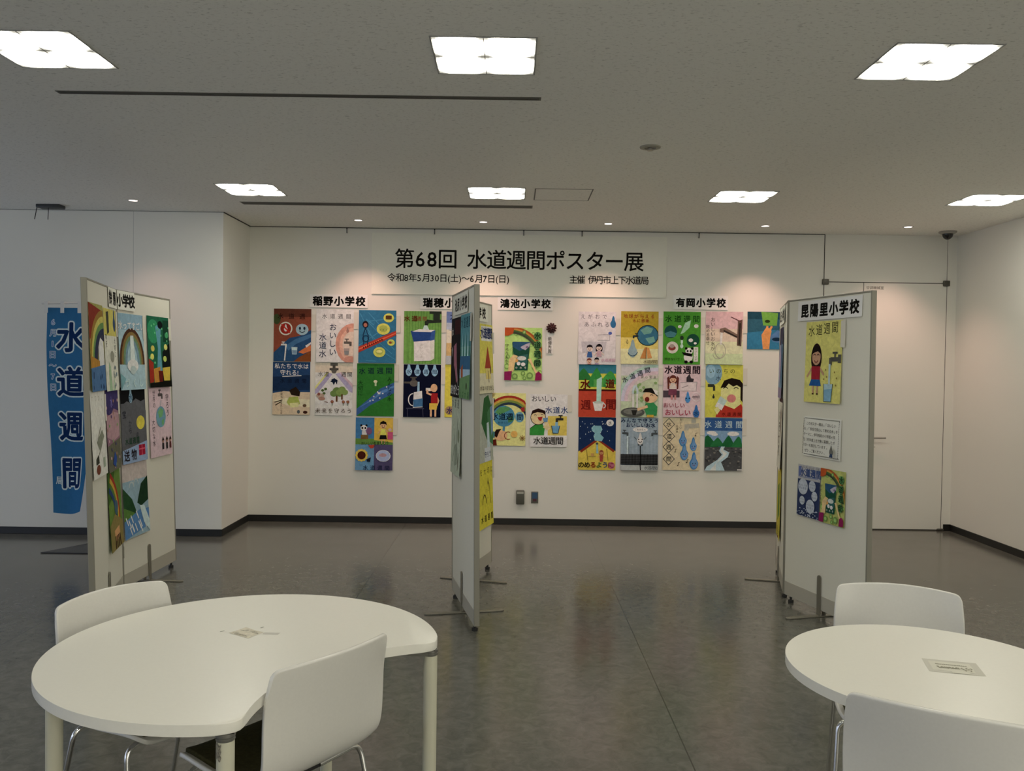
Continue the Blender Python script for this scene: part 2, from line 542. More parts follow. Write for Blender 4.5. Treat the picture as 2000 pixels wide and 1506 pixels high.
# ------------------------------------------------------------------ things on the ceiling
def slot(label, x0, x1, y0, y1):
    t = thing('slot_diffuser', label, 'air vent', (0, 0, H), 0, 'slotted air vents')
    bm = bmesh.new(); box(bm, x0, y0, -0.002, x1, y1, -0.0002); obj('slot_plate', bm, M_SLOT, t)
    d = (y1 - y0)
    for k in (0.22, 0.62):
        bm = bmesh.new(); box(bm, x0 + 0.01, y0 + d * k, -0.004, x1 - 0.01, y0 + d * (k + 0.2), -0.002); obj('blade', bm, M_SLOTF, t)
slot('long dark slotted air vent in the ceiling nearest the camera', -2.36, 0.13, 4.383, 4.432)
slot('long dark slotted air vent in the ceiling near the back wall', -2.36, 0.158, 7.33, 7.455)
t = thing('access_hatch', 'square access hatch outlined in the ceiling right of a light', 'hatch', (0, 0, H))
bm = bmesh.new(); box(bm, 0.168, 6.63, -0.0015, 0.604, 7.068, -0.0002); obj('hatch_panel', bm, M_CEIL, t)
bm = bmesh.new()
for a in ((0.158, 6.62, 0.168, 7.078), (0.604, 6.62, 0.614, 7.078), (0.168, 6.62, 0.604, 6.63), (0.168, 7.068, 0.604, 7.078)):
    box(bm, a[0], a[1], -0.0018, a[2], a[3], -0.0002)
obj('hatch_frame', bm, mat('hatch_edge', (0.09, 0.088, 0.075), 0.6), t)
t = thing('sprinkler_head', 'round ceiling sprinkler cover by itself right of centre', 'sprinkler', (0.842, 5.331, H))
bm = bmesh.new(); lathe(bm, [(0.066, -0.0003), (0.064, -0.006), (0.036, -0.009), (0.034, -0.003), (0.0, -0.003)], 32)
obj('cover_plate', bm, mat('sprinkler_plate', (0.33, 0.32, 0.26), 0.5), t, 30)
bm = bmesh.new(); lathe(bm, [(0.012, -0.003), (0.012, -0.018), (0.02, -0.02), (0.02, -0.023), (0.0, -0.023)], 20)
obj('sprinkler_nozzle', bm, M_STEEL, t, 30)
t = thing('security_camera', 'smoked dome security camera on the ceiling above the door corner', 'camera', (4.255, 8.37, H))
bm = bmesh.new(); lathe(bm, [(0.082, -0.0003), (0.082, -0.012), (0.064, -0.024), (0.0, -0.024)], 32)
obj('mount_ring', bm, mat('camera_ring', (0.35, 0.34, 0.30), 0.5), t, 35)
bm = bmesh.new(); lathe(bm, [(0.050, -0.024)] + [(0.050 * math.cos(a * PI / 16), -0.024 - 0.056 * math.sin(a * PI / 16)) for a in range(1, 9)], 32)
obj('dome', bm, M_GLASS_DARK, t, 50)
t = thing('ceiling_bracket', 'dark ceiling bracket with two thin hanging rods by the left wall', 'bracket', (-4.14, 7.62, H))
bm = bmesh.new(); box(bm, -0.105, -0.05, -0.03, 0.105, 0.06, -0.0003, bev=0.006)
obj('bracket_box', bm, mat('bracket_dark', (0.035, 0.038, 0.040), 0.5), t, 40)
bm = bmesh.new(); tube(bm, [(-0.102, -0.03, -0.02), (-0.118, -0.04, -0.135)], 0.0035, 8); obj('hanging_rod', bm, M_BLACK, t)
bm = bmesh.new(); tube(bm, [(0.0, -0.03, -0.02), (0.0, -0.04, -0.137)], 0.0030, 8); obj('hanging_rod', bm, M_BLACK, t)
for x, lab in ((-1.691, 'small dark rail hook above the leftmost posters'), (-0.803, 'small dark rail hook above the title banner, first from its left corner'),
               (0.10, 'small dark rail hook above the middle of the title banner'), (0.691, 'small dark rail hook above the right half of the title banner'),
               (1.875, 'small dark rail hook just right of the title banner')):
    bm = bmesh.new()
    box(bm, x - 0.006, YB - 0.016, H - 0.014, x + 0.006, YB - 0.012, H - 0.002)
    tube(bm, arc_path([(x, YB - 0.014, H - 0.012), (x, YB - 0.014, H - 0.055), (x, YB - 0.004, H - 0.055), (x, YB - 0.004, H - 0.045)], 0.004, 4), 0.004, 8)
    tag(obj('rail_hook', bm, M_BLACK), lab, 'hook', 'hooks on the picture rail')

# ------------------------------------------------------------------ boxes low on the back wall
t = thing('wall_box', 'grey box with a pale label low on the back wall', 'wall box', (0.102, YB, 0.286))
bm = bmesh.new(); box(bm, -0.042, -0.05, -0.071, 0.042, -0.0005, 0.071, bev=0.008); obj('housing', bm, M_BOXD, t, 40)
bm = bmesh.new(); box(bm, -0.033, -0.0525, 0.038, 0.033, -0.0502, 0.060); obj('label_plate', bm, M_BOXL, t)
t = thing('outlet_plate', 'blue and dark red outlet plate beside the grey wall box', 'outlet', (0.250, YB, 0.283))
bm = bmesh.new(); box(bm, -0.036, -0.008, -0.060, 0.036, -0.0005, 0.060, bev=0.003); obj('cover_plate', bm, M_PLATEG, t, 40)
bm = bmesh.new(); box(bm, -0.028, -0.011, -0.012, 0.028, -0.008, 0.050); obj('blue_insert', bm, M_PLATEB, t)
bm = bmesh.new(); box(bm, -0.018, -0.012, -0.040, 0.018, -0.008, -0.012); obj('red_insert', bm, M_PLATER, t)

# ------------------------------------------------------------------ folding display screens
SCREENS = {
    'left': dict(k=-0.030, P=[(-2.465, 5.01), (-2.672, 5.83), (-2.655, 6.71)], feet=[(0, 0.39), (1, 0.40)]),
    'mid': dict(k=-0.0125, P=[(-0.19, 5.10), (-0.385, 5.96), (-0.155, 6.80)], feet=[(0, 0.45), (1, 0.43)]),
    'right': dict(k=-0.004, P=[(2.185, 5.125), (1.95, 5.965), (2.165, 6.82)], feet=[(0, 0.46), (1, 0.52)])}
TOPZ, TH = 2.11, 0.034
def screen(key, label):
    s = SCREENS[key]; k = s['k']
    t = thing('folding_screen', label, 'display screen', (s['P'][1][0], s['P'][1][1], 0), 0, 'folding display screens')
    O = Vector((s['P'][1][0], s['P'][1][1], 0))
    for seg in (0, 1):
        P, Q = Vector((*s['P'][seg], 0)), Vector((*s['P'][seg + 1], 0))
        e = (Q - P); L = e.length; e.normalize()
        n = Vector((-e.y, e.x, 0))
        def place(bm, lean=True):
            for v in bm.verts:
                a, b, z = v.co
                p = P + e * a + n * b
                v.co = (p.x + (k * z if lean else 0) - O.x, p.y - O.y, z)
            bmesh.ops.recalc_face_normals(bm, faces=bm.faces)
        h = TH / 2
        bm = bmesh.new(); box(bm, 0.014, -h + .003, 0.14, L - 0.014, h - .003, TOPZ - 0.012); place(bm)
        board = obj('panel', bm, M_BOARD, t)
        bm = bmesh.new()
        box(bm, 0.001, -h, 0.045, 0.015, h, TOPZ, bev=0.002, seg=1)
        box(bm, L - 0.015, -h, 0.045, L - 0.001, h, TOPZ, bev=0.002, seg=1)
        box(bm, 0.015, -h, TOPZ - 0.013, L - 0.015, h, TOPZ - 0.0005, bev=0.002, seg=1)
        place(bm); obj('edge_frame', bm, M_FRAME, board)
        bm = bmesh.new(); box(bm, 0.015, -h + .001, 0.045, L - 0.015, h - .001, 0.142, bev=0.002, seg=1); place(bm)
        obj('bottom_rail', bm, M_RAIL, board)
        for a in (0.07, L - 0.07):
            bm = bmesh.new(); lathe(bm, [(0.0, 0.0005), (0.019, 0.0005), (0.019, 0.018), (0.008, 0.020), (0.008, 0.046), (0.0, 0.046)], 14, (a, 0)); place(bm, False)
            obj('adjuster', bm, M_RUBBER, board, 40)
        for sg, a in s['feet']:
            if sg != seg: continue
            bm = bmesh.new()
            # flat steel bar on the floor, rounded ends, with an upright cheek on both faces
            w, R = 0.019, 0.245
            ol = [(a + w * math.cos(q), R + w * math.sin(q)) for q in [i * PI / 8 for i in range(9)]] + \
                 [(a + w * math.cos(q), -R + w * math.sin(q)) for q in [PI + i * PI / 8 for i in range(9)]]
            prism(bm, ol, 0.001, 0.009, 0.002)
            for sd in (-1, 1):
                y0, y1 = sd * (h + 0.0005), sd * (h + 0.0065)
                pr = [(a - w, 0.005), (a + w, 0.005)] + [(a + w * math.cos(q), 0.255 + w * math.sin(q)) for q in [i * PI / 10 for i in range(11)]]
                A = [bm.verts.new((x, y0 + k * 0, z)) for x, z in pr]
                B = [bm.verts.new((x, y1, z)) for x, z in pr]
                bm.faces.new(A); bm.faces.new(list(reversed(B)))
                for i in range(len(pr)):
                    bm.faces.new((A[i], B[i], B[(i + 1) % len(pr)], A[(i + 1) % len(pr)]))
            place(bm)
            obj('foot', bm, M_FOOT, board, 40)
        if seg == 1:
            for z in (0.30, 1.05, 1.85):
                bm = bmesh.new(); tube(bm, [(0.0, -h - 0.003, z - 0.04), (0.0, -h - 0.003, z + 0.04)], 0.006, 10); place(bm)
                obj('hinge', bm, M_FRAME, board, 40)
    return t
screen('left', 'folding white display screen in front of the blue banner')
screen('mid', 'folding white display screen standing almost edge-on in the middle of the room')
screen('right', 'folding white display screen with the yellow girl poster, near the door')

# ------------------------------------------------------------------ tables
def legs_on(t, pts, r=0.0225, sticker=None):
    for i, (x, y) in enumerate(pts):
        bm = bmesh.new(); tube(bm, [(x, y, 0.012), (x, y, 0.671)], r, 24)
        lg = obj('leg', bm, M_LEG, t, 40)
        bm = bmesh.new(); lathe(bm, [(r + .0008, 0.671), (r + .0018, 0.673), (r + .0018, 0.679), (r + .0003, 0.680), (r + .0022, 0.682), (r + .0022, 0.6895), (0.0, 0.6895), (0.0, 0.671), (r + .0008, 0.671)], 28, (x, y))
        obj('collar', bm, M_COLLAR, lg, 40)
        bm = bmesh.new(); lathe(bm, [(0.0, 0.0005), (r + .002, 0.0005), (r + .002, 0.012), (0.0, 0.012)], 20, (x, y))
        obj('foot_cap', bm, M_RUBBER, lg, 40)
        if sticker == i:
            # half peeled grey sticker wrapped round the leg
            bm = bmesh.new()
            R = r + 0.0008
            rows = []
            for j in range(9):
                z = 0.668 - 0.042 * j / 8
                wob = 0.10 * math.sin(j * 2.1)
                rows.append([bm.verts.new((x + R * math.cos(a), y + R * math.sin(a), z - 0.004 * math.sin(a * 9))) for a in [math.radians(205 + 55 * q / 8 + (wob * 40 if q == 8 else 0)) for q in range(9)]])
            for a, b in zip(rows, rows[1:]):
                for q in range(8): bm.faces.new((a[q], a[q + 1], b[q + 1], b[q]))
            o = obj('sticker', bm, mat('peeled_sticker', (0.24, 0.22, 0.17), 0.35, noise=(160, 0.6)), lg, 60)
            o['label'] = 'half peeled grey sticker'
def bracket(t, c, pts, z):
    for (x, y) in pts:
        d = Vector((c[0] - x, c[1] - y, 0)); d.normalize(); n = Vector((-d.y, d.x, 0))
        bm = bmesh.new()
        p, q = Vector((x, y, 0)) - d * 0.015, Vector((x, y, 0)) + d * 0.16
        v = [bm.verts.new((*(a + n * s).xy, zz)) for a, zz in ((p, z), (q, z), (p + d * 0.07, z - 0.016), (p + d * 0.01, z - 0.016)) for s in (-0.022, 0.022)]
        for f in ((0, 1, 3, 2), (2, 3, 5, 4), (4, 5, 7, 6), (6, 7, 1, 0), (0, 2, 4, 6), (1, 7, 5, 3)):
            bm.faces.new([v[i] for i in f])
        bmesh.ops.recalc_face_normals(bm, faces=bm.faces)
        obj('bracket', bm, M_COLLAR, t)
t = thing('crescent_table', 'big white round table with a curved bite cut out of its edge', 'table', (-0.829, 2.697, 0))
C0, R0, B0, RB = Vector((0, 0)), 0.605, Vector((0.722, -0.503)), 0.567
outl = []
d = B0.length; ax = math.atan2(B0.y, B0.x)
aa = math.acos((R0 * R0 + d * d - RB * RB) / (2 * R0 * d))
ab = math.acos((RB * RB + d * d - R0 * R0) / (2 * RB * d))
raw = []
for i in range(97):
    a = ax + aa + (2 * PI - 2 * aa) * i / 96
    raw.append(Vector((R0 * math.cos(a), R0 * math.sin(a))))
for i in range(1, 40):
    a = ax + PI + ab - 2 * ab * i / 40
    raw.append(B0 + Vector((RB * math.cos(a), RB * math.sin(a))))
# soften the two horns of the crescent
for it in range(3):
    nr = list(raw); n = len(raw)
    for i in range(n):
        p, q, r_ = raw[i - 1], raw[i], raw[(i + 1) % n]
        if (q - p).angle(r_ - q) > 0.10:
            nr[i] = q * 0.4 + (p + r_) * 0.3
    raw = nr
bm = bmesh.new(); prism(bm, [(p.x, p.y) for p in raw], 0.690, 0.72, 0.003)
bmesh.ops.recalc_face_normals(bm, faces=bm.faces)
top = obj('tabletop', bm, M_TOP, t, 35)
lp = [(0.118, -0.570), (0.574, 0.080), (-0.435, -0.347), (0.13, 0.562)]
legs_on(t, lp, sticker=0)
bracket(t, (0, 0), lp, 0.6895)
bm = bmesh.new()
box(bm, -0.03, -0.25, 0.655, 0.03, 0.30, 0.6895)
obj('under_beam', bm, M_COLLAR, t)

t = thing('round_table', 'smaller white round table in front of the yellow girl poster screen', 'table', (1.302, 2.584, 0))
bm = bmesh.new(); prism(bm, [(0.43 * math.cos(2 * PI * k / 112), 0.43 * math.sin(2 * PI * k / 112)) for k in range(112)], 0.690, 0.72, 0.003)
bmesh.ops.recalc_face_normals(bm, faces=bm.faces)
obj('tabletop', bm, M_TOP, t, 35)
bm = bmesh.new(); lathe(bm, [(0.0, 0.02), (0.034, 0.02), (0.034, 0.672), (0.0, 0.672)], 28); obj('column', bm, M_LEG, t, 40)
bm = bmesh.new(); lathe(bm, [(0.0, 0.0005), (0.20, 0.0005), (0.20, 0.008), (0.05, 0.022), (0.0, 0.022)], 48); obj('base_plate', bm, M_LEG, t, 40)
bm = bmesh.new(); lathe(bm, [(0.0, 0.672), (0.13, 0.676), (0.13, 0.6895), (0.0, 0.6895)], 32); obj('top_plate', bm, M_COLLAR, t, 40)

# worn notices stuck to the table tops
bm = bmesh.new()
def flat_patch(bm, c, ang, w, h, z, jag=0.0):
    u = Vector((math.cos(ang), math.sin(ang))); v = Vector((-u.y, u.x))
    pts = []
    for a, b in ((-1, -1), (0, -1), (1, -1), (1, 0), (1, 1), (0, 1), (-1, 1), (-1, 0)):
        pts.append(Vector(c) + u * (a * w / 2 * (1 + jag * random.uniform(-1, 1))) + v * (b * h / 2 * (1 + jag * random.uniform(-1, 1))))
    return quad(bm, [(p.x, p.y, z) for p in pts])
t = thing('torn_notice', 'torn brownish remains of a paper notice on the big crescent table', 'notice', (-0.875, 2.82, 0.7202))
a0 = math.radians(-32)
bm = bmesh.new(); flat_patch(bm, (0, 0), a0, 0.10, 0.075, 0.0004, 0.12); obj('paper_scrap', bm, mat('scrap_paper', (0.72, 0.67, 0.55), 0.8, noise=(60, 0.15)), t)
bm = bmesh.new()
for cx, cy, w_, h_, q in ((-0.012, -0.022, 0.05, 0.009, -0.5), (0.02, 0.012, 0.034, 0.006, -0.4), (0.032, -0.004, 0.03, 0.006, -0.55), (-0.012, 0.022, 0.03, 0.007, 0.4), (-0.035, 0.0, 0.02, 0.006, 0.3)):
    flat_patch(bm, (cx, cy), q, w_, h_, 0.0007, 0.3)
obj('faded_print', bm, mat('faded_print', (0.40, 0.37, 0.29), 0.8, noise=(120, 0.4)), t)
bm = bmesh.new()
flat_patch(bm, (-0.085, 0.012), 0.9, 0.016, 0.004, 0.0006); flat_patch(bm, (0.035, 0.06), 1.0, 0.014, 0.005, 0.0006); 
obj('tape_scrap', bm, mat('tape_dirt', (0.28, 0.27, 0.24), 0.6), t)
bm = bmesh.new(); flat_patch(bm, (0.085, -0.004), -0.05, 0.055, 0.02, 0.0003, 0.1); obj('glue_mark', bm, mat('glue_mark', (0.62, 0.60, 0.54), 0.45), t)
t = thing('taped_notice', 'small worn paper notice taped on the smaller round table', 'notice', (1.365, 2.585, 0.7202))
a1 = math.radians(-15)
M_TAPE2 = mat('old_tape', (0.62, 0.60, 0.52), 0.5)
bm = bmesh.new(); flat_patch(bm, (0, 0), a1, 0.155, 0.118, 0.0003); obj('tape', bm, M_TAPE2, t)
bm = bmesh.new(); flat_patch(bm, (-0.004, 0.002), a1, 0.118, 0.082, 0.0006); flat_patch(bm, (-0.0, -0.047), a1, 0.05, 0.022, 0.0010); obj('paper', bm, mat('worn_paper', (0.72, 0.70, 0.60), 0.7), t)
bm = bmesh.new()
u = Vector((math.cos(a1), math.sin(a1))); v = Vector((-u.y, u.x))
for i in range(15):
    c = u * (-0.045 + i * 0.0060) + v * 0.016
    flat_patch(bm, c, a1 + 0.3 * random.uniform(-1, 1), 0.005, 0.006, 0.0014, 0.3)
for i in range(9):
    c = u * (-0.042 + i * 0.0068) + v * (-0.012)
    flat_patch(bm, c, a1 + 0.8 * random.uniform(-1, 1), 0.0055, 0.016, 0.0014, 0.4)
for i in range(7):
    c = u * (0.022 + i * 0.0045) + v * (-0.006 - 0.010 * (i % 3))
    flat_patch(bm, c, a1 + 0.8 * random.uniform(-1, 1), 0.005, 0.010, 0.0014, 0.4)
obj('faded_lettering', bm, mat('faded_ink', (0.36, 0.34, 0.26), 0.8), t)

# ------------------------------------------------------------------ chairs
PROF = [(-0.236, 0.792), (-0.2345, 0.784), (-0.231, 0.768), (-0.225, 0.742), (-0.213, 0.69), (-0.203, 0.64), (-0.194, 0.59), (-0.185, 0.537), (-0.174, 0.494), (-0.154, 0.458), (-0.120, 0.437), (-0.070, 0.427), (-0.01, 0.423), (0.05, 0.425), (0.11, 0.430), (0.165, 0.434), (0.205, 0.433), (0.232, 0.426), (0.246, 0.416), (0.250, 0.409)]
HW = [0.220, 0.2205, 0.222, 0.2245, 0.227, 0.228, 0.228, 0.227, 0.226, 0.226, 0.227, 0.229, 0.231, 0.232, 0.232, 0.230, 0.226, 0.218, 0.204, 0.188]
def shell_pt(i, t):
    y, z = PROF[i]
    back = max(0.0, min(1.0, (z - 0.44) / 0.25)) if i < 11 else 0.0
    seat = 1.0 - back
    a = abs(t)
    yy = y + 0.052 * back * t * t - 0.012 * back
    zz = z + seat * 0.020 * (a ** 5)
    e = (1 - a) * 0.221
    if e < 0.024 and z > 0.69:                       # rounded top corners
        zz -= (0.024 - math.sqrt(max(0.0, 0.024 ** 2 - (0.024 - e) ** 2))) * (1 - (0.792 - z) / 0.102)
    zz += 0.012 * back * (1 - t * t) * (1 if i < 6 else 0.4)
    return Vector((HW[i] * t, yy, zz))
def chair(label):
    t = thing('chair', label, 'chair', (0, 0, 0), 0, 'white shell chairs around the tables')
    bm = bmesh.new()
    NT = 18
    TS = [-1.0, -0.978, -0.945, -0.90, -0.83, -0.73, -0.59, -0.41, -0.21, 0.0, 0.21, 0.41, 0.59, 0.73, 0.83, 0.90, 0.945, 0.978, 1.0]
    g = [[bm.verts.new(shell_pt(i, q)) for q in TS] for i in range(len(PROF))]
    for i in range(len(PROF) - 1):
        for k in range(NT):
            bm.faces.new((g[i][k], g[i][k + 1], g[i + 1][k + 1], g[i + 1][k]))
    bmesh.ops.recalc_face_normals(bm, faces=bm.faces)
    o = obj('shell', bm, M_SHELL, t, 80)
    md = o.modifiers.new('thick', 'SOLIDIFY'); md.thickness = 0.014; md.offset = 0.0
    ms = o.modifiers.new('smooth', 'SUBSURF'); ms.levels = 1; ms.render_levels = 2
    bm = bmesh.new()
    g = []
    for i in range(9, 18):
        row = []
        for q in TS:
            p = shell_pt(i, q * 0.90)
            row.append(bm.verts.new((p.x, p.y, p.z + 0.0155 - 0.004 * abs(q) ** 6)))
        g.append(row)
    for i in range(len(g) - 1):
        for k in range(NT):
            bm.faces.new((g[i][k], g[i][k + 1], g[i + 1][k + 1], g[i + 1][k]))
    bmesh.ops.recalc_face_normals(bm, faces=bm.faces)
    o = obj('seat_pad', bm, M_PAD, t, 80)
    md = o.modifiers.new('thick', 'SOLIDIFY'); md.thickness = 0.016; md.offset = 0.0
    mb = o.modifiers.new('round', 'BEVEL'); mb.width = 0.005; mb.segments = 2; mb.limit_method = 'ANGLE'; mb.angle_limit = math.radians(50)
    bm = bmesh.new()
    box(bm, -0.06, -0.085, 0.396, 0.06, -0.065, 0.416, bev=0.003)
    box(bm, -0.10, 0.17, 0.396, 0.10, 0.20, 0.422, bev=0.003)
    box(bm, -0.02, -0.08, 0.398, 0.02, 0.18, 0.414, bev=0.003)
    obj('under_frame', bm, M_RUBBER, t, 40)
    for sx in (-1, 1):
        for y, yf in ((-0.085, -0.185), (0.188, 0.225)):
            pts = arc_path([(sx * 0.05, y, 0.406), (sx * 0.222, y - 0.004 * (1 if y > 0 else -1), 0.410), (sx * 0.238, yf, 0.010)], 0.045, 8)
            bm = bmesh.new(); tube(bm, pts, 0.0088, 14)
            lg = obj('leg', bm, M_CHROME, t, 60)
            bm = bmesh.new(); lathe(bm, [(0.0, 0.0005), (0.011, 0.0005), (0.0115, 0.016), (0.0, 0.018)], 14, (sx * 0.238, yf))
            obj('glide', bm, M_RUBBER, lg, 40)
    return t
def face(fx, fy):           # heading so that local +Y points along (fx, fy)
    return math.atan2(-fx, fy)
spots = [((-1.41, 3.02), (0.866, -0.50), 'white shell chair behind the crescent table, below the leaning left screen'),
         ((-0.509, 2.45), (-0.81, 0.586), 'white shell chair with its back to the bite of the crescent table'),
         ((1.484, 3.222), (-0.315, -0.95), 'white shell chair behind the smaller round table, before the girl poster'),
         ((1.073, 2.086), (0.51, 0.86), 'nearest white shell chair, cut by the frame, before the smaller round table')]
proto = None
for (mx, my), (fx, fy), lab in spots:
    if proto is None:
        proto = chair(lab); c = proto
    else:
        c = copy_tree(proto); c['label'] = lab
    l = math.hypot(fx, fy)
    c.location = (mx + 0.196 * fx / l, my + 0.196 * fy / l, 0)
    c.rotation_euler = (0, 0, face(fx, fy))

# ------------------------------------------------------------------ tall blue banner on a pole
FL = thing('banner_flag', 'tall blue cloth banner on a pole behind the left screen', 'banner', (-3.56, 7.2, 0))
bm = bmesh.new()
prism(bm, [(-0.36, -0.13), (0.36, -0.13), (0.10, 0.34), (-0.10, 0.34)], 0.001, 0.009, 0.002)
obj('base_plate', bm, mat('banner_base', (0.018, 0.018, 0.020), 0.35), FL, 40)
bm = bmesh.new(); lathe(bm, [(0.0, 0.009), (0.020, 0.009), (0.0135, 0.335), (0.0, 0.335)], 18); obj('pole_socket', bm, M_BLACK, FL, 40)
bm = bmesh.new(); tube(bm, [(0, 0, 0.30), (0, 0, 2.14)], 0.011, 14); obj('pole', bm, M_WHITEP, FL, 40)
bm = bmesh.new(); tube(bm, [(0.0, -0.012, 2.105), (-0.415, -0.012, 2.092)], 0.007, 12); obj('cross_arm', bm, M_WHITEP, FL, 40)
def flag_xf(p):
    # local flag coordinates (x right 0..0.40, y up 0..1.72) hung with soft folds
    x, y = p.x, p.y
    f = max(0.0, (1.4 - y) / 1.4)
    dy = 0.018 * math.sin(x * 9 + 0.6) * (0.4 + f) + 0.012 * math.sin(y * 4.5) 
    xs = x - 0.10 * f * f * max(0, x - 0.15) / 0.25 + 0.055 * f * (1 - x / 0.4) 
    zz = y + (0.05 * f ** 3 * (1 - (x - 0.15) ** 2 * 10) * -1 if y < 0.5 else 0)
    return Vector((-0.375 + xs, -0.02 + dy - p.z, 0.36 + zz))

# ------------------------------------------------------------------ drawing kit for paper and cloth
_tc = {}
def glyphs(text):
    key = text
    if key not in _tc:
        c = bpy.data.curves.new('lettering', 'FONT')
        c.body = text
        c.resolution_u = 2
        o = bpy.data.objects.new('lettering', c)
        me = o.to_mesh()
        vs = [v.co.copy() for v in me.vertices]
        fs = [list(p.vertices) for p in me.polygons]
        o.to_mesh_clear()
        bpy.data.objects.remove(o)
        bpy.data.curves.remove(c)
        xs = [v.x for v in vs] or [0]; ys = [v.y for v in vs] or [0]
        _tc[key] = (vs, fs, min(xs), max(xs), min(ys), max(ys))
    return _tc[key]

class Sheet:
    # u runs right 0..100, v runs down 0..100*h/w; layers stack up a tenth of a millimetre each
    def __init__(s, w, h, bg, thick=0.0006, step=0.00012):
        s.bm = bmesh.new()
        s.cl = s.bm.faces.layers.int.new('cidx')
        s.cols = []
        s.w, s.h, s.k = w, h, w / 100.0
        s.V = 100.0 * h / w
        s.z = thick
        s.step = step
        s.thick = thick
        s.bg = bg
        s.R(0, 0, 100, s.V, bg)
        # back and edges of the sheet
        x0, x1, y0, y1 = -w / 2, w / 2, -h / 2, h / 2
        a = [(x0, y0), (x1, y0), (x1, y1), (x0, y1)]
        f = s.bm.faces.new([s.bm.verts.new((x, y, 0)) for x, y in reversed(a)]); f[s.cl] = 0
        for i in range(4):
            p, q = a[i], a[(i + 1) % 4]
            f = s.bm.faces.new([s.bm.verts.new(c) for c in ((*p, 0), (*q, 0), (*q, thick), (*p, thick))]); f[s.cl] = 0
    def ci(s, c):
        if c not in s.cols: s.cols.append(c)
        return s.cols.index(c)
    def pt(s, u, v):
        return ((u - 50) * s.k, (s.V / 2 - v) * s.k, s.z)
    def poly(s, pts, c):
        vs = [s.bm.verts.new(s.pt(min(100, max(0, u)), min(s.V, max(0, v)))) for u, v in pts]
        try: f = s.bm.faces.new(vs)
        except ValueError: return
        f[s.cl] = s.ci(c)
    def up(s): s.z += s.step
    def R(s, a, b, c, d, col): s.poly([(a, b), (a, d), (c, d), (c, b)], col); s.up()
    def P(s, col, *q): s.poly([(q[i], q[i + 1]) for i in range(0, len(q), 2)], col); s.up()
    def E(s, cx, cy, rx, ry, col, n=22):
        s.poly([(cx + rx * math.cos(-2 * PI * i / n), cy + ry * math.sin(-2 * PI * i / n)) for i in range(n)], col); s.up()
    def L(s, col, w, *q):
        p = [Vector((q[i], q[i + 1])) for i in range(0, len(q), 2)]
        for i in range(len(p) - 1):
            d = p[i + 1] - p[i]
            if d.length < 1e-6: continue
            d.normalize(); n = Vector((-d.y, d.x)) * w / 2; e = d * w * 0.25
            a, b = p[i] - e, p[i + 1] + e
            s.poly([(a + n)[:], (a - n)[:], (b - n)[:], (b + n)[:]], col)
            s.z += s.step * 0.15
        s.up()
    def A(s, col, w, cx, cy, r, a0, a1, ry=None, n=18):
        ry = ry or r
        s.L(col, w, *[c for i in range(n + 1) for c in (cx + r * math.cos(math.radians(a0 + (a1 - a0) * i / n)), cy - ry * math.sin(math.radians(a0 + (a1 - a0) * i / n)))])
    def D(s, cx, cy, q, col):
        # a water drop, tip up
        s.P(col, *[c for i in range(16) for c in ((cx - q * 0.62 * math.sin(2 * PI * i / 16) * (1 if math.cos(2 * PI * i / 16) < 0.3 else 0.55)), cy - q * (math.cos(2 * PI * i / 16) if math.cos(2 * PI * i / 16) < 0.3 else math.cos(2 * PI * i / 16) * 1.5))])
    def T(s, text, cx, cy, size, col, vert=False, bold=0.0, rot=0.0, sx=1.0, gap=1.0):
        # size is the character height in sheet units
        if vert:
            for i, ch in enumerate(text):
                s.T(ch, cx, cy + (i - (len(text) - 1) / 2) * size * gap * 1.08, size, col, False, bold, rot, sx)
            return
        vs, fs, x0, x1, y0, y1 = glyphs(text)
        if not vs: return
        ref = glyphs('水'); em = ref[5] - ref[4]
        k = size / em * s.k
        mx, my = (x0 + x1) / 2, ((ref[4] + ref[5]) / 2 if len(text) > 1 or text not in 'ー〜・、。' else (ref[4] + ref[5]) / 2)
        c, sn = math.cos(rot), math.sin(rot)
        ox, oy, oz = s.pt(cx, cy)
        i = s.ci(col)
        # heavier strokes: the glyph printed a few times, nudged round a small circle
        if bold < 0.004: nud = [(0, 0)]
        elif bold < 0.02: nud = [(-.7, -.7), (.7, -.7), (0, .9)]
        else:
            m = 8 if bold < 0.05 else 14
            nud = [(math.cos(2 * PI * q / m), math.sin(2 * PI * q / m)) for q in range(m)] + ([(0.4, 0.2), (-0.4, -0.2)] if bold > 0.05 else [])
        for j, (ax, ay) in enumerate(nud):
            nv = []
            for v in vs:
                x, y = (v.x - mx + ax * bold) * k * sx, (v.y - my + ay * bold) * k
                nv.append(s.bm.verts.new((ox + x * c - y * sn, oy + x * sn + y * c, oz + j * s.step * 0.03)))
            for f in fs:
                try: g = s.bm.faces.new([nv[q] for q in f])
                except ValueError: continue
                g[s.cl] = i
        s.up()
    def chars(s, text, x0, x1, cy, size, col, bold=0.0, sx=1.0, dy=0.0):
        n = len(text)
        for i, ch in enumerate(text):
            if ch.strip():
                s.T(ch, x0 + (x1 - x0) * (i / (n - 1) if n > 1 else 0.5), cy + dy * i, size, col, False, bold, 0.0, sx)
    # --- small motifs
    def tap(s, x, y, q, col, flip=1):
        s.R(min(x, x - flip * q * 1.6), y - q * .28, max(x, x - flip * q * 1.6), y + q * .28, col)
        s.R(x - q * .28, y - q * .2, x + q * .28, y + q * .75, col)
        s.R(x - flip * q * .9 - q * .14, y - q * .8, x - flip * q * .9 + q * .14, y, col)
        s.R(x - flip * q * .9 - q * .5, y - q * .98, x - flip * q * .9 + q * .5, y - q * .72, col)
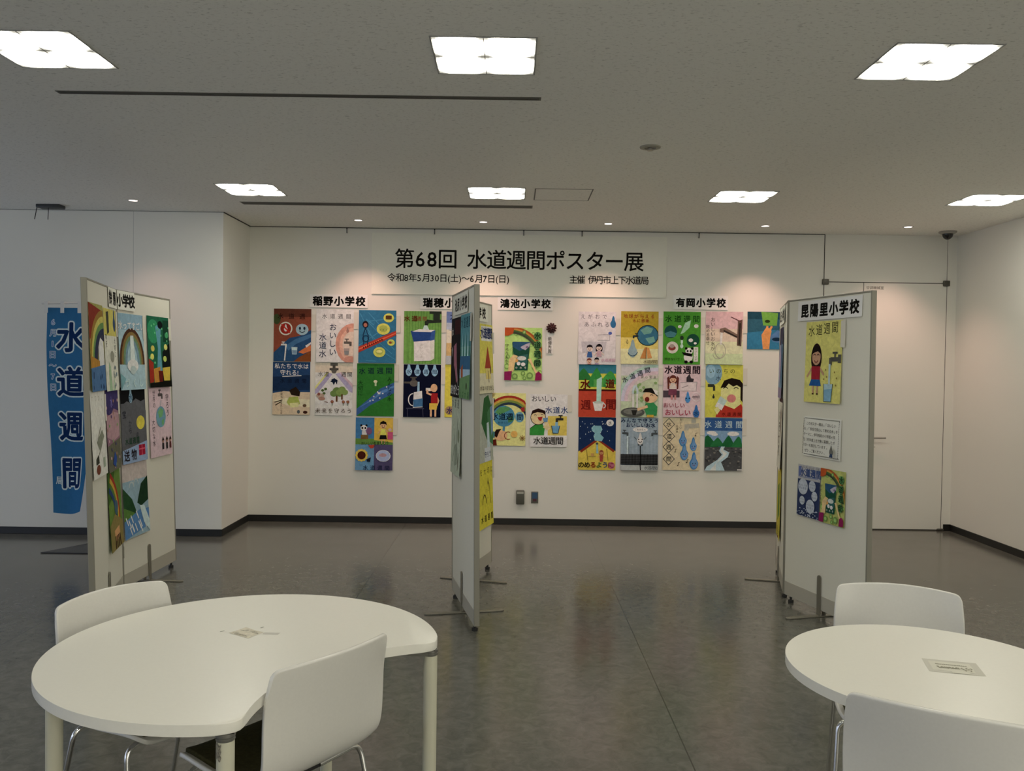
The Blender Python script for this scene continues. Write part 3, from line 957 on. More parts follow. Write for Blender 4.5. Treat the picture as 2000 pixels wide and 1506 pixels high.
    def kid(s, x, y, q, skin, hair, shirt, pants=None, longhair=False):
        if longhair: s.E(x, y + q * .15, q * .62, q * .85, hair)
        s.E(x, y, q * .52, q * .55, skin)
        s.P(hair, x - q * .56, y + q * .02, x - q * .3, y - q * .2, x + q * .3, y - q * .2, x + q * .56, y + q * .02, x + q * .45, y - q * .5, x, y - q * .7, x - q * .45, y - q * .5)
        s.E(x - q * .2, y + q * .08, q * .06, q * .08, '1a1512', 8); s.E(x + q * .2, y + q * .08, q * .06, q * .08, '1a1512', 8)
        s.A('5a1f1c', q * .08, x, y + q * .18, q * .18, 200, 340, None, 6)
        s.P(shirt, x - q * .38, y + q * .58, x - q * .48, y + q * 1.6, x + q * .48, y + q * 1.6, x + q * .38, y + q * .58)
        s.L(skin, q * .16, x - q * .4, y + q * .75, x - q * .85, y + q * 1.3); s.L(skin, q * .16, x + q * .4, y + q * .75, x + q * .85, y + q * 1.3)
        if pants:
            s.P(pants, x - q * .46, y + q * 1.55, x - q * .6, y + q * 2.2, x + q * .6, y + q * 2.2, x + q * .46, y + q * 1.55)
            s.R(x - q * .3, y + q * 2.2, x - q * .15, y + q * 2.9, skin); s.R(x + q * .15, y + q * 2.2, x + q * .3, y + q * 2.9, skin)
    def flower(s, x, y, q, col, mid):
        for i in range(6): s.E(x + q * .7 * math.cos(i * PI / 3), y + q * .7 * math.sin(i * PI / 3), q * .42, q * .42, col, 9)
        s.E(x, y, q * .45, q * .45, mid, 10)
    def tree(s, x, y, q, leaf, trunk):
        s.R(x - q * .12, y, x + q * .12, y + q, trunk)
        s.E(x - q * .4, y - q * .1, q * .5, q * .42, leaf); s.E(x + q * .4, y - q * .1, q * .5, q * .42, leaf); s.E(x, y - q * .45, q * .55, q * .5, leaf)
    def rainbow(s, cx, cy, r, a0, a1, cols, w, ry=None):
        for i, c in enumerate(cols): s.A(c, w * 1.1, cx, cy, r - i * w, a0, a1, (ry - i * w) if ry else None)
    def hill(s, x0, x1, top, base, col):
        m = (x0 + x1) / 2; h = (x1 - x0) / 2
        s.P(col, x0, base, x0 + h * .45, (base * .45 + top * .55), x0 + h * .8, top + (base - top) * .12, m, top, x0 + h * 1.25, top + (base - top) * .2, x0 + h * 1.6, top + (base - top) * .62, x1, base)
    def cup(s, x, y, q, col, water):
        s.P(col, x - q * .5, y - q * .6, x - q * .38, y + q * .6, x + q * .38, y + q * .6, x + q * .5, y - q * .6)
        s.P(water, x - q * .42, y - q * .1, x - q * .34, y + q * .52, x + q * .34, y + q * .52, x + q * .42, y - q * .1)
    # --- finish
    def finish(s, name, M, curl=(0, 0), mat_=None, xf=None, cuts=6, xcuts=0, bare=False):
        bm = s.bm
        if bare:                                         # lettering straight on the surface, no sheet behind it
            bmesh.ops.delete(bm, geom=[f for f in bm.faces if f[s.cl] == 0], context='FACES')
        for i in range(1, cuts):
            y = -s.h / 2 + s.h * i / cuts
            bmesh.ops.bisect_plane(bm, geom=bm.verts[:] + bm.edges[:] + bm.faces[:], plane_co=(0, y, 0), plane_no=(0, 1, 0))
        for i in range(1, xcuts):
            x = -s.w / 2 + s.w * i / xcuts
            bmesh.ops.bisect_plane(bm, geom=bm.verts[:] + bm.edges[:] + bm.faces[:], plane_co=(x, 0, 0), plane_no=(1, 0, 0))
        for v in bm.verts:
            if xf:
                v.co = xf(Vector((v.co.x + s.w / 2, v.co.y + s.h / 2, v.co.z)))
            else:
                t = (v.co.y + s.h / 2) / s.h
                f = t * cuts; i = min(int(f), cuts - 1); fr = f - i
                def cz(j):
                    q = j / cuts
                    return curl[0] * (1 - q) ** 2.5 + curl[1] * math.sin(q * PI)
                v.co.z += cz(i) * (1 - fr) + cz(i + 1) * fr
        me = bpy.data.meshes.new(name)
        idx = [f[s.cl] for f in bm.faces]
        bm.to_mesh(me)
        bm.free()
        at = me.attributes.new('pigment', 'FLOAT_COLOR', 'CORNER')
        lin = [(*paint(c), 1.0) for c in s.cols]
        buf = []
        for p, ix in zip(me.polygons, idx):
            buf.extend(lin[ix] * p.loop_total)
        at.data.foreach_set('color', buf)
        me.materials.append(mat_ or M_PAPER)
        o = bpy.data.objects.new(name, me)
        COL.objects.link(o)
        o.matrix_world = M
        return o

def wall_M(x, z, off=0.001, tilt=0.0):
    R_ = Matrix(((math.cos(tilt), math.sin(tilt), 0), (0, 0, -1), (-math.sin(tilt), math.cos(tilt), 0)))
    return Matrix.Translation((x, YB - off, z)) @ R_.to_4x4()
def screen_M(key, seg, uc, z, view, off=0.0):
    # view = +1 when the reader sees the panel run left to right from its first end, -1 otherwise
    s = SCREENS[key]; k = s['k']
    P, Q = Vector((*s['P'][seg], 0)), Vector((*s['P'][seg + 1], 0))
    e = (Q - P).normalized(); c = P + e * uc + Vector((k * z, 0, z))
    ex = e * view
    up = Vector((k, 0, 1)).normalized()
    n = ex.cross(up).normalized(); up = n.cross(ex).normalized()
    c = c + n * (TH / 2 + 0.0008 + off)
    return Matrix.Translation(c) @ Matrix((ex, up, n)).transposed().to_4x4()
SLIP = 'a09d92'
def slip(parent, x, y, w=0.043, h=0.17, z=0.0012, text=None):
    s = Sheet(w, h, SLIP, 0.0004)
    if text: s.T(text, 50, s.V / 2, 60, '2a2823', True)
    o = s.finish('name_slip', Matrix.Identity(4), (0.003, 0), cuts=2, mat_=M_PRINT)
    o.parent = parent
    o.matrix_parent_inverse = Matrix.Identity(4)
    o.location = (x, y, z)
    o['label'] = 'blank pale name slip'
    return o
PW, PH = 0.380, 0.535
G_WALL = 'school posters on the back wall'
def poster(label, bg, group=G_WALL, w=PW, h=PH):
    s = Sheet(w, h, bg)
    s.label, s.group = label, group
    return s
def hang(s, x, z, slipy=0.5, curl=None, tilt=0.0):
    o = s.finish('poster', wall_M(x, z, 0.0012, tilt), curl or (random.uniform(0.004, 0.012), 0.0015))
    tag(o, s.label, 'poster', s.group)
    if slipy is not None:
        slip(o, s.w / 2 + 0.0225, s.h / 2 - 0.09 - slipy * 0.1)
    return o
def pin(s, key, seg, uc, z, view, slipy=None, curl=None, xcur=0, group=None, off=0.0, name='poster', cat='poster', m=None):
    o = s.finish(name, screen_M(key, seg, uc, z, view, off), curl or (random.uniform(0.006, 0.016), 0.003), mat_=m)
    tag(o, s.label, cat, s.group)
    if slipy is not None:
        slip(o, s.w / 2 + 0.010, s.h / 2 - 0.09 - slipy * 0.1, w=0.045, z=0.004)
    return o
SU = '水道週間'
INK = '17140f'

# ------------------------------------------------------------------ paper on the back wall
# left school
s = poster('brown and blue poster with a red no-waste sign, topmost on the left', '7d4232')
s.R(0, 0, 100, 22, '5f3327'); s.E(8, 28, 10, 14, '3f4a2c')
s.P('27486f', 0, 118, 18, 100, 42, 78, 70, 72, 100, 56, 100, 141, 0, 141); s.P('3c6288', 30, 100, 60, 80, 100, 66, 100, 76, 60, 94, 40, 112)
s.chars('水道週', 18, 76, 20, 15, '2e1512', 0.01); s.E(32, 53, 18, 18, 'b9a79a'); s.E(32, 53, 14.5, 14.5, '8c2620'); s.D(32, 53, 8, 'd6cfc6'); s.L('a82820', 3.5, 21, 42, 43, 64)
s.E(76, 55, 17, 15, '7a98a6'); s.E(70, 52, 3, 4, '1d2c44'); s.E(82, 52, 3, 4, '1d2c44'); s.A('1d2c44', 2, 76, 56, 7, 200, 340)
s.tap(33, 96, 8, 'b8b6b2', 1); s.L('9fb9cc', 3.5, 33, 101, 30, 138)
s.P('b6663a', 66, 116, 84, 104, 100, 96, 100, 112, 80, 120); s.P('7c4420', 54, 141, 70, 128, 100, 112, 100, 141); s.cup(56, 112, 16, '8ea7b8', '5d7f9d')
s.L('c9bfb2', 6, 88, 100, 100, 92)
hang(s, -2.236, 1.903)
s = poster('beach poster with a dark bucket and a white slogan on deep blue, bottom left', '25426a')
s.P('1b3152', 0, 40, 100, 34, 100, 74, 0, 78); s.T('私たちで水は', 50, 11, 14, 'a9b8c4', False, 0.012); s.T('守れる!', 44, 28, 14, 'a9b8c4', False, 0.012); s.L('a9b8c4', 2, 26, 39, 76, 36)
s.chars(SU, 26, 84, 50, 12, '141f38', 0.01)
s.P('a8977c', 0, 84, 30, 78, 60, 80, 100, 80, 100, 141, 0, 141); s.P('b3a488', 0, 104, 40, 96, 100, 100, 100, 120, 40, 116)
s.P('2c2017', 44, 76, 62, 66, 74, 80, 72, 92, 50, 88); s.P('8e9a48', 38, 108, 44, 94, 68, 92, 74, 112, 58, 118, 44, 116); s.P('b8b87a', 46, 110, 70, 108, 70, 120, 48, 122)
s.T('未来も', 24, 86, 7, '2c2620', True); s.L('3a2a1c', 2.5, 6, 108, 26, 102); s.L('3a2a1c', 2.5, 8, 116, 24, 106)
s.E(86, 116, 5, 4, '5a4636'); s.E(70, 133, 4, 5, '4c5458'); s.E(88, 134, 6, 4, '40231a'); s.T('きれいな水', 24, 124, 6, '5b4a38', True)
hang(s, -2.242, 1.362, None)
s = poster('pale grey-blue poster with a pink ear shape and big dark brush lettering', 'a8b3b2')
s.R(0, 0, 100, 30, 'a2b4b8'); s.E(100, 92, 48, 56, 'a6796b'); s.E(100, 94, 38, 46, 'b18a7b'); s.E(97, 92, 26, 34, 'b79a8b')
s.chars(SU, 22, 86, 18, 13, '23252c'); s.T('おいしい', 45, 80, 19, '23304e', True, 0.008, 0, 1, 1.08); s.T('水道水', 18, 96, 19, '23304e', True, 0.008, 0, 1, 1.08)
s.tap(92, 88, 11, '55504c', 1); s.D(84, 56, 6, '8a6a62'); s.cup(82, 112, 15, '8c7d78', '6f7274'); s.E(92, 134, 18, 10, 'a07468')
hang(s, -1.804, 1.901, 0.2)
s = poster('poster with a grey tap over lilac rays, a swallow and a small tree', 'b3aca2')
s.R(0, 0, 100, 26, 'b59f8c'); s.P('8b84a6', 0, 70, 36, 26, 46, 30, 8, 80, 0, 84); s.P('b9b06f', 0, 64, 30, 26, 36, 26, 0, 72); s.P('8b84a6', 100, 66, 64, 26, 54, 30, 92, 76, 100, 80); s.P('a58c98', 100, 56, 68, 24, 64, 26, 100, 66)
s.P('b6bfb8', 8, 84, 44, 32, 56, 32, 94, 80, 92, 112, 10, 112)
s.R(40, 0, 60, 8, '595650'); s.R(46, 6, 54, 20, '4b4844'); s.R(38, 14, 62, 20, '4b4844'); s.P('595650', 42, 20, 58, 20, 54, 28, 46, 28)
s.chars('水道', 14, 30, 30, 13, '29241f'); s.chars('週間', 76, 92, 30, 13, '29241f')
s.P('18223a', 40, 50, 52, 42, 60, 46, 58, 58, 54, 50, 50, 60, 46, 52); s.L('18223a', 3, 52, 42, 44, 46)
s.tree(58, 84, 20, '5c7440', '5a3a24'); s.tree(72, 80, 18, '6a8048', '5a3a24')
for x, y in ((20, 74), (28, 70), (24, 82)): s.E(x, y, 4, 3.4, '44582f')
s.E(14, 88, 11, 6, '97806f'); s.E(18, 96, 9, 5, '8a6a5e'); s.E(10, 84, 4, 4, '7a4a42'); s.L('5a3a24', 2, 26, 104, 34, 106)
for x in (46, 76, 88): s.flower(x, 104, 4, '7c3c40', 'a08040'); s.L('45592f', 1.4, x, 106, x, 114)
s.chars('未来を守ろう', 8, 92, 128, 13, '3a2c18')
hang(s, -1.810, 1.359)
s = poster('blue poster crossed by a red band with round yellow-green bubbles', '2d6484')
for i in range(9): s.L('3b7696', 2, random.uniform(0, 60), random.uniform(0, 141), random.uniform(40, 100), random.uniform(0, 141))
s.P('96372c', 0, 98, 100, 54, 100, 66, 0, 114); s.P('b5533a', 0, 103, 100, 59, 100, 62, 0, 107)
for i in range(10): s.E(14 + i * 5.4, 101 - i * 2.5, 1.9, 2.4, '4a1c18', 8)
for x, y, r in ((80, 20, 14), (66, 50, 18), (87, 86, 10), (56, 112, 16)): s.E(x, y, r, r * .85, 'a8ad4c'); s.E(x, y - 1, r * .62, r * .5, '8d9a48')
s.R(72, 14, 88, 24, '5a3a20'); s.chars('さばく', 58, 74, 52, 5, '4a5526'); s.E(56, 110, 8, 4, 'b9bd6c'); s.E(85, 86, 4, 3, '7a3a30')
s.E(18, 38, 8, 9, '23202a'); s.E(18, 40, 5, 5.5, '8a5c50'); s.L('1c3050', 2, 18, 48, 12, 66, 14, 92); s.L('1c3050', 2, 18, 48, 26, 68, 24, 92); s.A('1c3050', 2, 19, 76, 8, 0, 360)
hang(s, -1.373, 1.900)
s = poster('green poster with a diagonal blue river, upper of the two under the bubble poster', '2c6a2c')
s.P('35588a', 0, 122, 36, 92, 64, 66, 100, 50, 100, 78, 66, 96, 36, 112, 0, 141); s.P('4a71a0', 4, 120, 40, 96, 68, 72, 100, 58, 100, 63, 60, 86, 30, 106)
s.chars(SU, 14, 86, 20, 17, '14203c', 0.012, 1.0, -0.6); s.T('大切に', 10, 66, 13, '183a1e', True); s.T('みんなの水', 88, 68, 12, '16301c', True)
for x, y in ((46, 88), (56, 76), (36, 100), (70, 80), (62, 92), (80, 62), (44, 98)): s.E(x, y, 2, 2, 'a9c0c8', 8)
s.P('c9d0cc', 56, 74, 60, 78, 64, 74, 63, 82, 57, 82); s.E(50, 48, 5, 4, 'a9c08c'); s.R(48, 51, 53, 60, '8aa27a')
hang(s, -1.387, 1.358, 0.0)
s = poster('four-square poster with a panda, a girl, a sunflower and a fish bowl', '3a6b96')
s.R(50, 0, 100, 72, 'b8993a'); s.R(0, 72, 50, 141, '4a80a6'); s.R(50, 72, 100, 141, '4c4668'); s.R(0, 56, 50, 72, '567a3a'); s.P('567a3a', 50, 60, 100, 66, 100, 72, 50, 72)
s.E(22, 28, 9, 8, 'c8c8c2'); s.E(15, 21, 3, 3, '1c1a1a', 8); s.E(29, 21, 3, 3, '1c1a1a', 8); s.E(18, 28, 2.6, 3, '1c1a1a', 8); s.E(26, 28, 2.6, 3, '1c1a1a', 8); s.R(17, 36, 30, 48, 'c8c8c2'); s.R(14, 46, 34, 58, '6a5230'); s.E(36, 36, 8, 10, '6a4a6a')
s.kid(74, 20, 17, 'b98a68', '1e1612', 'c7b24a', '191818'); s.R(86, 38, 100, 58, 'a8486a'); s.E(92, 32, 5, 4, 'a88a86')
s.T('おいしいをまもろう', 52, 68, 9, '20241a', False, 0.01, 0.03, 0.85); s.P('9c3b2c', 34, 74, 52, 72, 48, 82, 40, 82)
for i in range(12): s.E(17 + 13 * math.cos(i * PI / 6), 101 + 13 * math.sin(i * PI / 6), 4.4, 4.4, 'b8a042', 9)
s.E(17, 101, 11, 11, '4a1f16'); s.P('1c2336', 30, 112, 42, 106, 40, 118, 32, 118); s.A('aeb8c8', 1.6, 75, 102, 19, 60, 480, 15); s.E(75, 102, 18, 15, '8290b4'); s.E(74, 100, 10, 5, '96727c')
s.chars('水道週間', 28, 86, 134, 13, '1c2648', 0.008)
hang(s, -1.394, 0.807, 0.0, (0.016, 0.002))
# second school
s = poster('green poster of a blue and white milk carton under a dark tap', '5d8744')
for i in range(14): s.L('547d3e', 3, i * 7.6, 0, i * 7.6 + random.uniform(-3, 3), 141)
s.P('2c332c', 55, 28, 62, 22, 78, 24, 78, 6, 96, 6, 96, 22, 100, 22, 100, 30, 66, 32, 64, 38, 56, 38); s.R(68, 0, 100, 7, '2c332c')
s.chars('水道', 8, 28, 20, 15, '5b1c14', 0.02); s.chars('週間', 40, 55, 20, 12, '7a4030', 0.01)
s.P('8fb0b8', 54, 38, 62, 38, 72, 60, 46, 60); s.P('26427c', 18, 53, 74, 53, 84, 80, 26, 82); s.P('a9b4bc', 40, 48, 84, 50, 74, 56, 22, 55); s.P('324f88', 74, 54, 84, 50, 82, 76, 70, 80)
s.P('b7b7ae', 27, 82, 70, 78, 72, 132, 28, 134); s.P('a2a49c', 70, 79, 82, 76, 82, 126, 72, 132); s.T('おいしい水', 48, 106, 7.5, '8a8a84', True)
hang(s, -0.913, 1.897, 0.4)
s = poster('dark navy poster of a boy in red drinking beside a tap and a jug', '0f1530')
for i, ch in enumerate(SU): s.D(14 + i * 23, 17, 14, '6d98b4'); s.T(ch, 14 + i * 23, 19, 12, '1f3c5e', False, 0.015)
s.R(2, 46, 40, 51, '4a4844'); s.E(28, 50, 11, 9, '565350'); s.R(22, 34, 32, 44, '4a4844'); s.R(18, 33, 36, 36, '4a4844'); s.P('6b92ac', 38, 46, 43, 46, 44, 110, 36, 110)
s.P('b9bbb4', 28, 74, 50, 70, 52, 114, 26, 116); s.P('3a6288', 27, 94, 52, 90, 52, 112, 27, 114); s.A('b9bbb4', 2.6, 26, 94, 12, 90, 270, 16); s.R(8, 116, 56, 119, '3a3c50'); s.L('3a3c50', 2, 12, 118, 12, 141); s.L('3a3c50', 2, 52, 118, 54, 141)
s.E(82, 62, 9, 11, 'b88a6c'); s.P('b88a6c', 60, 68, 74, 62, 76, 70, 62, 72); s.R(60, 62, 72, 70, 'a9aaa6'); s.L('b88a6c', 5, 88, 82, 94, 96, 90, 108); s.P('8c1f22', 74, 76, 92, 76, 92, 104, 74, 104); s.L('b88a6c', 5, 74, 80, 64, 76, 64, 68)
s.P('b89a38', 70, 103, 92, 103, 90, 120, 70, 120); s.R(72, 120, 77, 139, 'b88a6c'); s.R(84, 120, 89, 139, 'b88a6c')
hang(s, -0.912, 1.354, 0.2)
s = poster('blue and sandy seaside poster partly hidden behind the middle screen, upper one', '8a94a6')
s.R(0, 0, 100, 30, '5a6c96'); s.R(0, 48, 100, 84, 'aaa492'); s.R(0, 84, 100, 118, 'a48c62'); s.R(0, 118, 100, 141, '8c9298'); s.T('水', 20, 14, 20, '18265a', False, 0.02); s.T('の', 52, 14, 18, '18265a', False, 0.02); s.L('4c5a66', 2, 16, 66, 40, 66); s.L('7d8a96', 2, 8, 50, 40, 52); s.T('水', 22, 126, 18, '5a6ea0'); s.E(24, 98, 12, 5, '7d5f38')
hang(s, -0.481, 1.897, None)
s = poster('bright yellow poster with purple round lettering behind the middle screen', 'b6aa38')
s.P('b8b6ac', 40, 48, 70, 44, 76, 118, 34, 120); s.E(14, 123, 13, 12, '8a7450'); s.T('水', 14, 123, 17, '2f2060', False, 0.02); s.E(44, 124, 13, 12, '8a7450'); s.T('道', 44, 124, 17, '2f2060', False, 0.02)
hang(s, -0.491, 1.358, None)
# third school: prize poster and its two neighbours
def prize(s):
    for i in range(16):
        x, y, r = random.uniform(6, 96), random.uniform(6, 136), random.uniform(4, 8); s.E(x, y, r, r, '6a8e4a'); s.E(x, y, r * .6, r * .6, '8aa662')
    s.rainbow(18, 92, 88, 8, 100, ['9c4a24', 'a87a34', '3e5c34', '3c4438'], 4.5, 92)
    s.P('a4481e', 0, 0, 26, 0, 22, 16, 10, 22, 0, 22)
    s.P('1d4a3c', 20, 40, 68, 38, 62, 114, 28, 114); s.P('2b4f6e', 21, 38, 69, 38, 66, 52, 40, 62, 22, 52); s.P('8c8a9a', 42, 52, 56, 44, 68, 40, 66, 50, 56, 60, 46, 56); s.E(60, 52, 4, 3, '6a5a78')
    s.P('2f5a58', 26, 78, 62, 70, 60, 98, 29, 98); s.E(46, 82, 12, 6, '9aa09c'); s.E(38, 96, 5, 5, 'b9bcb8'); s.E(50, 98, 6, 5, 'aab0b4'); s.E(30, 88, 7, 5, 'b8894a'); s.chars('の水を', 32, 56, 107, 6, 'b8c0bc')
    s.P('b8966e', 10, 118, 12, 86, 24, 72, 36, 76, 30, 86, 24, 118); s.P('b8966e', 62, 84, 70, 82, 86, 116, 92, 118, 84, 124, 70, 96)
    s.P('7c2050', 0, 118, 20, 116, 18, 141, 0, 141); s.P('7c1f4c', 84, 122, 92, 116, 100, 124, 100, 140, 82, 141)
    for x, y, r in ((28, 130, 8), (50, 122, 6), (54, 135, 5), (68, 128, 9), (84, 20, 6), (52, 12, 5)): s.E(x, y, r, r, '5d7d44'); s.E(x, y, r * .55, r * .55, '7d9a5a')
    for i, ch in enumerate(SU): s.E(88, 22 + i * 24, 10, 11, '4a7446'); s.T(ch, 88, 22 + i * 24, 17, '173020', False, 0.02)
    s.T('守ろう水を', 6, 70, 10, '2a3a20', True)
s = poster('large poster beside the red rosette, hands holding a green glass under a rainbow', '8ba962'); prize(s)
hang(s, 0.112, 1.744, None, (0.012, 0.001))
s = poster('yellow poster of a blue globe, a rainbow and a boy drinking from below', 'b8a970')
s.rainbow(56, 84, 70, 20, 150, ['8c2c24', 'a88a36', '6a7e38', '2c3a4a'], 6, 74); s.E(42, 62, 29, 28, '3f7590'); s.P('4a7d50', 18, 52, 30, 38, 52, 36, 60, 44, 44, 52, 30, 60); s.P('3d7048', 52, 66, 66, 60, 68, 74, 54, 80)
s.chars('水道週', 18, 57, 63, 18, '14243c', 0.02); s.E(84, 64, 12, 14, '4a86a0'); s.T('間', 85, 64, 17, '142c4c', False, 0.02); s.T('を大切に', 42, 80, 8, '1f4a6a')
s.P('3f7590', 40, 88, 46, 88, 44, 104, 38, 104); s.E(34, 114, 18, 14, 'b88a68'); s.P('2c1a16', 16, 108, 22, 98, 36, 96, 30, 104, 24, 120, 18, 116); s.A('7a3a2c', 2, 54, 114, 10, 60, 300); s.P('3e6a6a', 0, 100, 18, 104, 18, 120, 0, 122)
s.P('5a2018', 0, 128, 22, 124, 24, 141, 0, 141); s.E(70, 110, 9, 9, 'b8924a'); s.P('2a2418', 6, 22, 16, 14, 18, 24); s.P('8c2c2c', 86, 40, 96, 36, 98, 48, 90, 50)
for i in range(8): s.L('7c5a2c', 1.5, 92, 120, 92 + 8 * math.cos(i * PI / 4), 120 + 8 * math.sin(i * PI / 4)); s.L('6a4a2a', 1.5, 4, 0, 4 + 14 * math.cos(i * .25), 14 * math.sin(i * .25))
hang(s, -0.045, 1.077, None)
s = poster('white poster of a boy in green drinking a glass of water by a tap', 'b4b3ab')
s.R(48, 58, 99, 110, 'b3a248'); s.chars('おいしい', 12, 62, 12, 16, '22242c', 0.01); s.chars('水道水', 50, 92, 42, 18, '1c3a6c', 0.015)
s.P('2f7a34', 0, 110, 0, 92, 14, 82, 34, 80, 40, 92, 38, 110); s.L(INK, 1.5, 0, 92, 14, 82, 34, 80); s.L('b99b78', 10, 40, 86, 50, 92, 44, 76); s.E(22, 62, 20, 20, 'b99b78'); s.A(INK, 1.4, 22, 62, 20, 0, 360)
s.P('2a1714', 2, 58, 6, 44, 22, 38, 40, 44, 42, 56, 34, 50, 20, 48, 8, 52); s.P('8c2824', 20, 62, 34, 60, 30, 72, 24, 70); s.A(INK, 1.4, 14, 58, 3, 20, 160); s.A(INK, 1.4, 32, 57, 3, 20, 160); s.P('4a7aa0', 34, 64, 48, 62, 47, 74, 37, 74)
s.tap(72, 66, 11, '33302c', -1); s.R(68, 74, 75, 90, '5d93b4'); s.P('4a86ac', 58, 84, 80, 84, 76, 104, 62, 104); s.L('1d3048', 1.6, 58, 84, 62, 104, 76, 104, 80, 84)
s.chars(SU, 20, 80, 124, 20, INK, 0.012)
hang(s, 0.380, 1.070, 0.0)
# fourth school, top row
G = G_WALL
s = poster('pale lilac poster with grey handwriting, a blue drop and four children', 'a5a2a6')
s.chars('えがおで', 12, 70, 13, 12, '55525a', 0.004); s.chars('あふれる', 22, 76, 34, 13, '55525a', 0.004); s.D(93, 30, 13, '2c5f86'); s.L('85828a', 1.5, 52, 62, 84, 60, 84, 76, 52, 76); s.E(85, 57, 5, 4, '46589a'); s.P('94929a', 8, 80, 76, 80, 70, 110, 12, 110)
s.kid(31, 98, 15, 'b09a90', '201c22', '35568a'); s.kid(56, 96, 15, 'b09a90', '221e24', '9a7a86', None, True); s.kid(30, 132, 12, 'b09080', '6a3a34', '8c4a44'); s.kid(50, 130, 12, 'a99488', '1c1a20', '8a7a9a')
s.chars(SU, 66, 95, 129, 9, '9a6a86')
hang(s, 0.859, 1.916, 0.6)
s = poster('yellow poster of a globe fitted with a tap, a drop and praying hands', '988620')
s.R(0, 70, 100, 141, 'b8a85c'); s.R(0, 100, 100, 141, 'b5a884'); s.chars('地球が与える', 12, 84, 13, 11, '7c3020', 0.015); s.chars('水に感謝', 36, 70, 25, 9, '7c3020', 0.012)
s.E(72, 64, 28, 27, '34647c'); s.P('4f8a80', 52, 50, 70, 40, 86, 46, 80, 58, 62, 62); s.P('4f8a80', 66, 72, 88, 66, 92, 80, 76, 86); s.A('1d2a34', 2, 72, 64, 28, 0, 360, 27)
s.tap(34, 66, 8, '2c3438', -1); s.D(32, 104, 19, '6f8a94'); s.A('2c4a60', 2, 32, 106, 13, 200, 350); s.D(17, 82, 4.5, '2a2c2c'); s.D(17, 82, 3, 'b4a660')
s.P('a8743c', 52, 126, 64, 96, 70, 96, 68, 126); s.P('b3804a', 70, 96, 76, 98, 84, 124, 72, 126); s.L('5a3a1c', 1.5, 68, 96, 68, 126)
s.chars(SU, 66, 94, 134, 10, '4a4638')
hang(s, 1.291, 1.926, 0.6)
s = poster('bright green poster with round pictures and a panda', '40802c')
s.chars(SU, 14, 88, 19, 18, '10341a', 0.012)
for x, y, r, c in ((20, 54, 17, '1c4a48'), (80, 76, 17, '1c4a38'), (25, 96, 16, 'a4a098')): s.E(x, y, r, r, c)
s.P('3f6f78', 4, 58, 20, 52, 36, 58, 30, 68, 10, 68); s.E(24, 97, 10, 7, '7a3a34'); s.E(24, 92, 7, 5, '8a7a74'); s.E(74, 76, 6, 5, 'a9b8a4'); s.E(86, 84, 4, 3, 'a9b8a4')
s.P('7aa88a', 58, 30, 74, 22, 70, 42, 56, 56, 46, 60); s.E(50, 70, 5, 6, '2a3a2c'); s.R(47, 76, 53, 84, '8ab89a'); s.D(50, 91, 7, '8ab89a'); s.E(88, 38, 6, 5, 'a9c0a4'); s.E(44, 40, 5, 4, 'a9c0a4')
s.E(70, 105, 10, 9, 'b9bab2'); s.E(62, 98, 3.6, 3.6, '171716', 10); s.E(78, 98, 3.6, 3.6, '171716', 10); s.E(66, 105, 2.6, 3, '171716', 10); s.E(74, 105, 2.6, 3, '171716', 10); s.E(68, 122, 12, 12, 'b9bab2'); s.P('171716', 50, 108, 78, 112, 78, 120, 56, 116); s.E(62, 134, 5, 4, '171716', 10); s.E(76, 134, 5, 4, '171716', 10)
s.R(82, 94, 94, 133, 'a9aca2'); s.T('おいしい水', 88, 113, 6.5, '54594e', True); s.chars('流さないで!', 8, 50, 127, 8, '1c3c14', 0.008)
hang(s, 1.721, 1.929, 0.5)
s = poster('pink and green pastel poster of a steel spout filling a hand-held glass', 'a4a884')
s.R(0, 0, 100, 46, 'a88a90'); s.R(0, 46, 100, 80, 'a89a88'); s.R(0, 112, 100, 141, '97a87c'); s.T('おいしいお水が', 20, 60, 12, '423a30', True); s.T('飲める幸せ', 6, 62, 10, '4a4236', True)
s.P('6a5a50', 38, 46, 52, 42, 88, 62, 88, 72, 50, 54, 46, 58, 38, 54); s.P('35302c', 48, 48, 86, 66, 86, 70, 48, 53); s.P('5a4a42', 86, 24, 98, 20, 96, 92, 84, 90); s.P('2f2a28', 90, 30, 94, 30, 92, 88, 88, 88); s.L('5a3038', 2, 68, 14, 94, 26)
s.P('a6aca4', 40, 56, 46, 56, 44, 88, 38, 88); s.A('8d8a7c', 1.5, 40, 104, 14, 0, 360, 20); s.A('8d8a7c', 1.5, 34, 112, 14, 200, 380, 14)
hang(s, 2.151, 1.935, 0.4)
s = poster('blue landscape-format poster of a hand and a face beside the right screen', '2c5668', G_WALL, PH, PW)
s.R(0, 0, 100, 14, '1f4454'); s.P('5a8a3c', 26, 0, 58, 2, 56, 26, 30, 26); s.E(38, 18, 5, 3, '2a3a20'); s.R(72, 2, 88, 22, '7d8c94'); s.P('2f6a8a', 0, 40, 50, 34, 100, 42, 100, 71, 0, 71)
s.P('b27a4a', 30, 71, 27, 44, 34, 32, 40, 30, 46, 36, 44, 46, 42, 71); s.L('b27a4a', 4, 36, 36, 38, 28); s.L('b27a4a', 4, 42, 36, 46, 28); s.P('4a6c94', 44, 46, 58, 34, 70, 44, 66, 60, 48, 56); s.E(56, 52, 9, 3.5, '16304a'); s.R(64, 60, 76, 71, 'a2aab0'); s.L('1c3c50', 2, 60, 30, 80, 40)
hang(s, 2.652, 2.017, None)
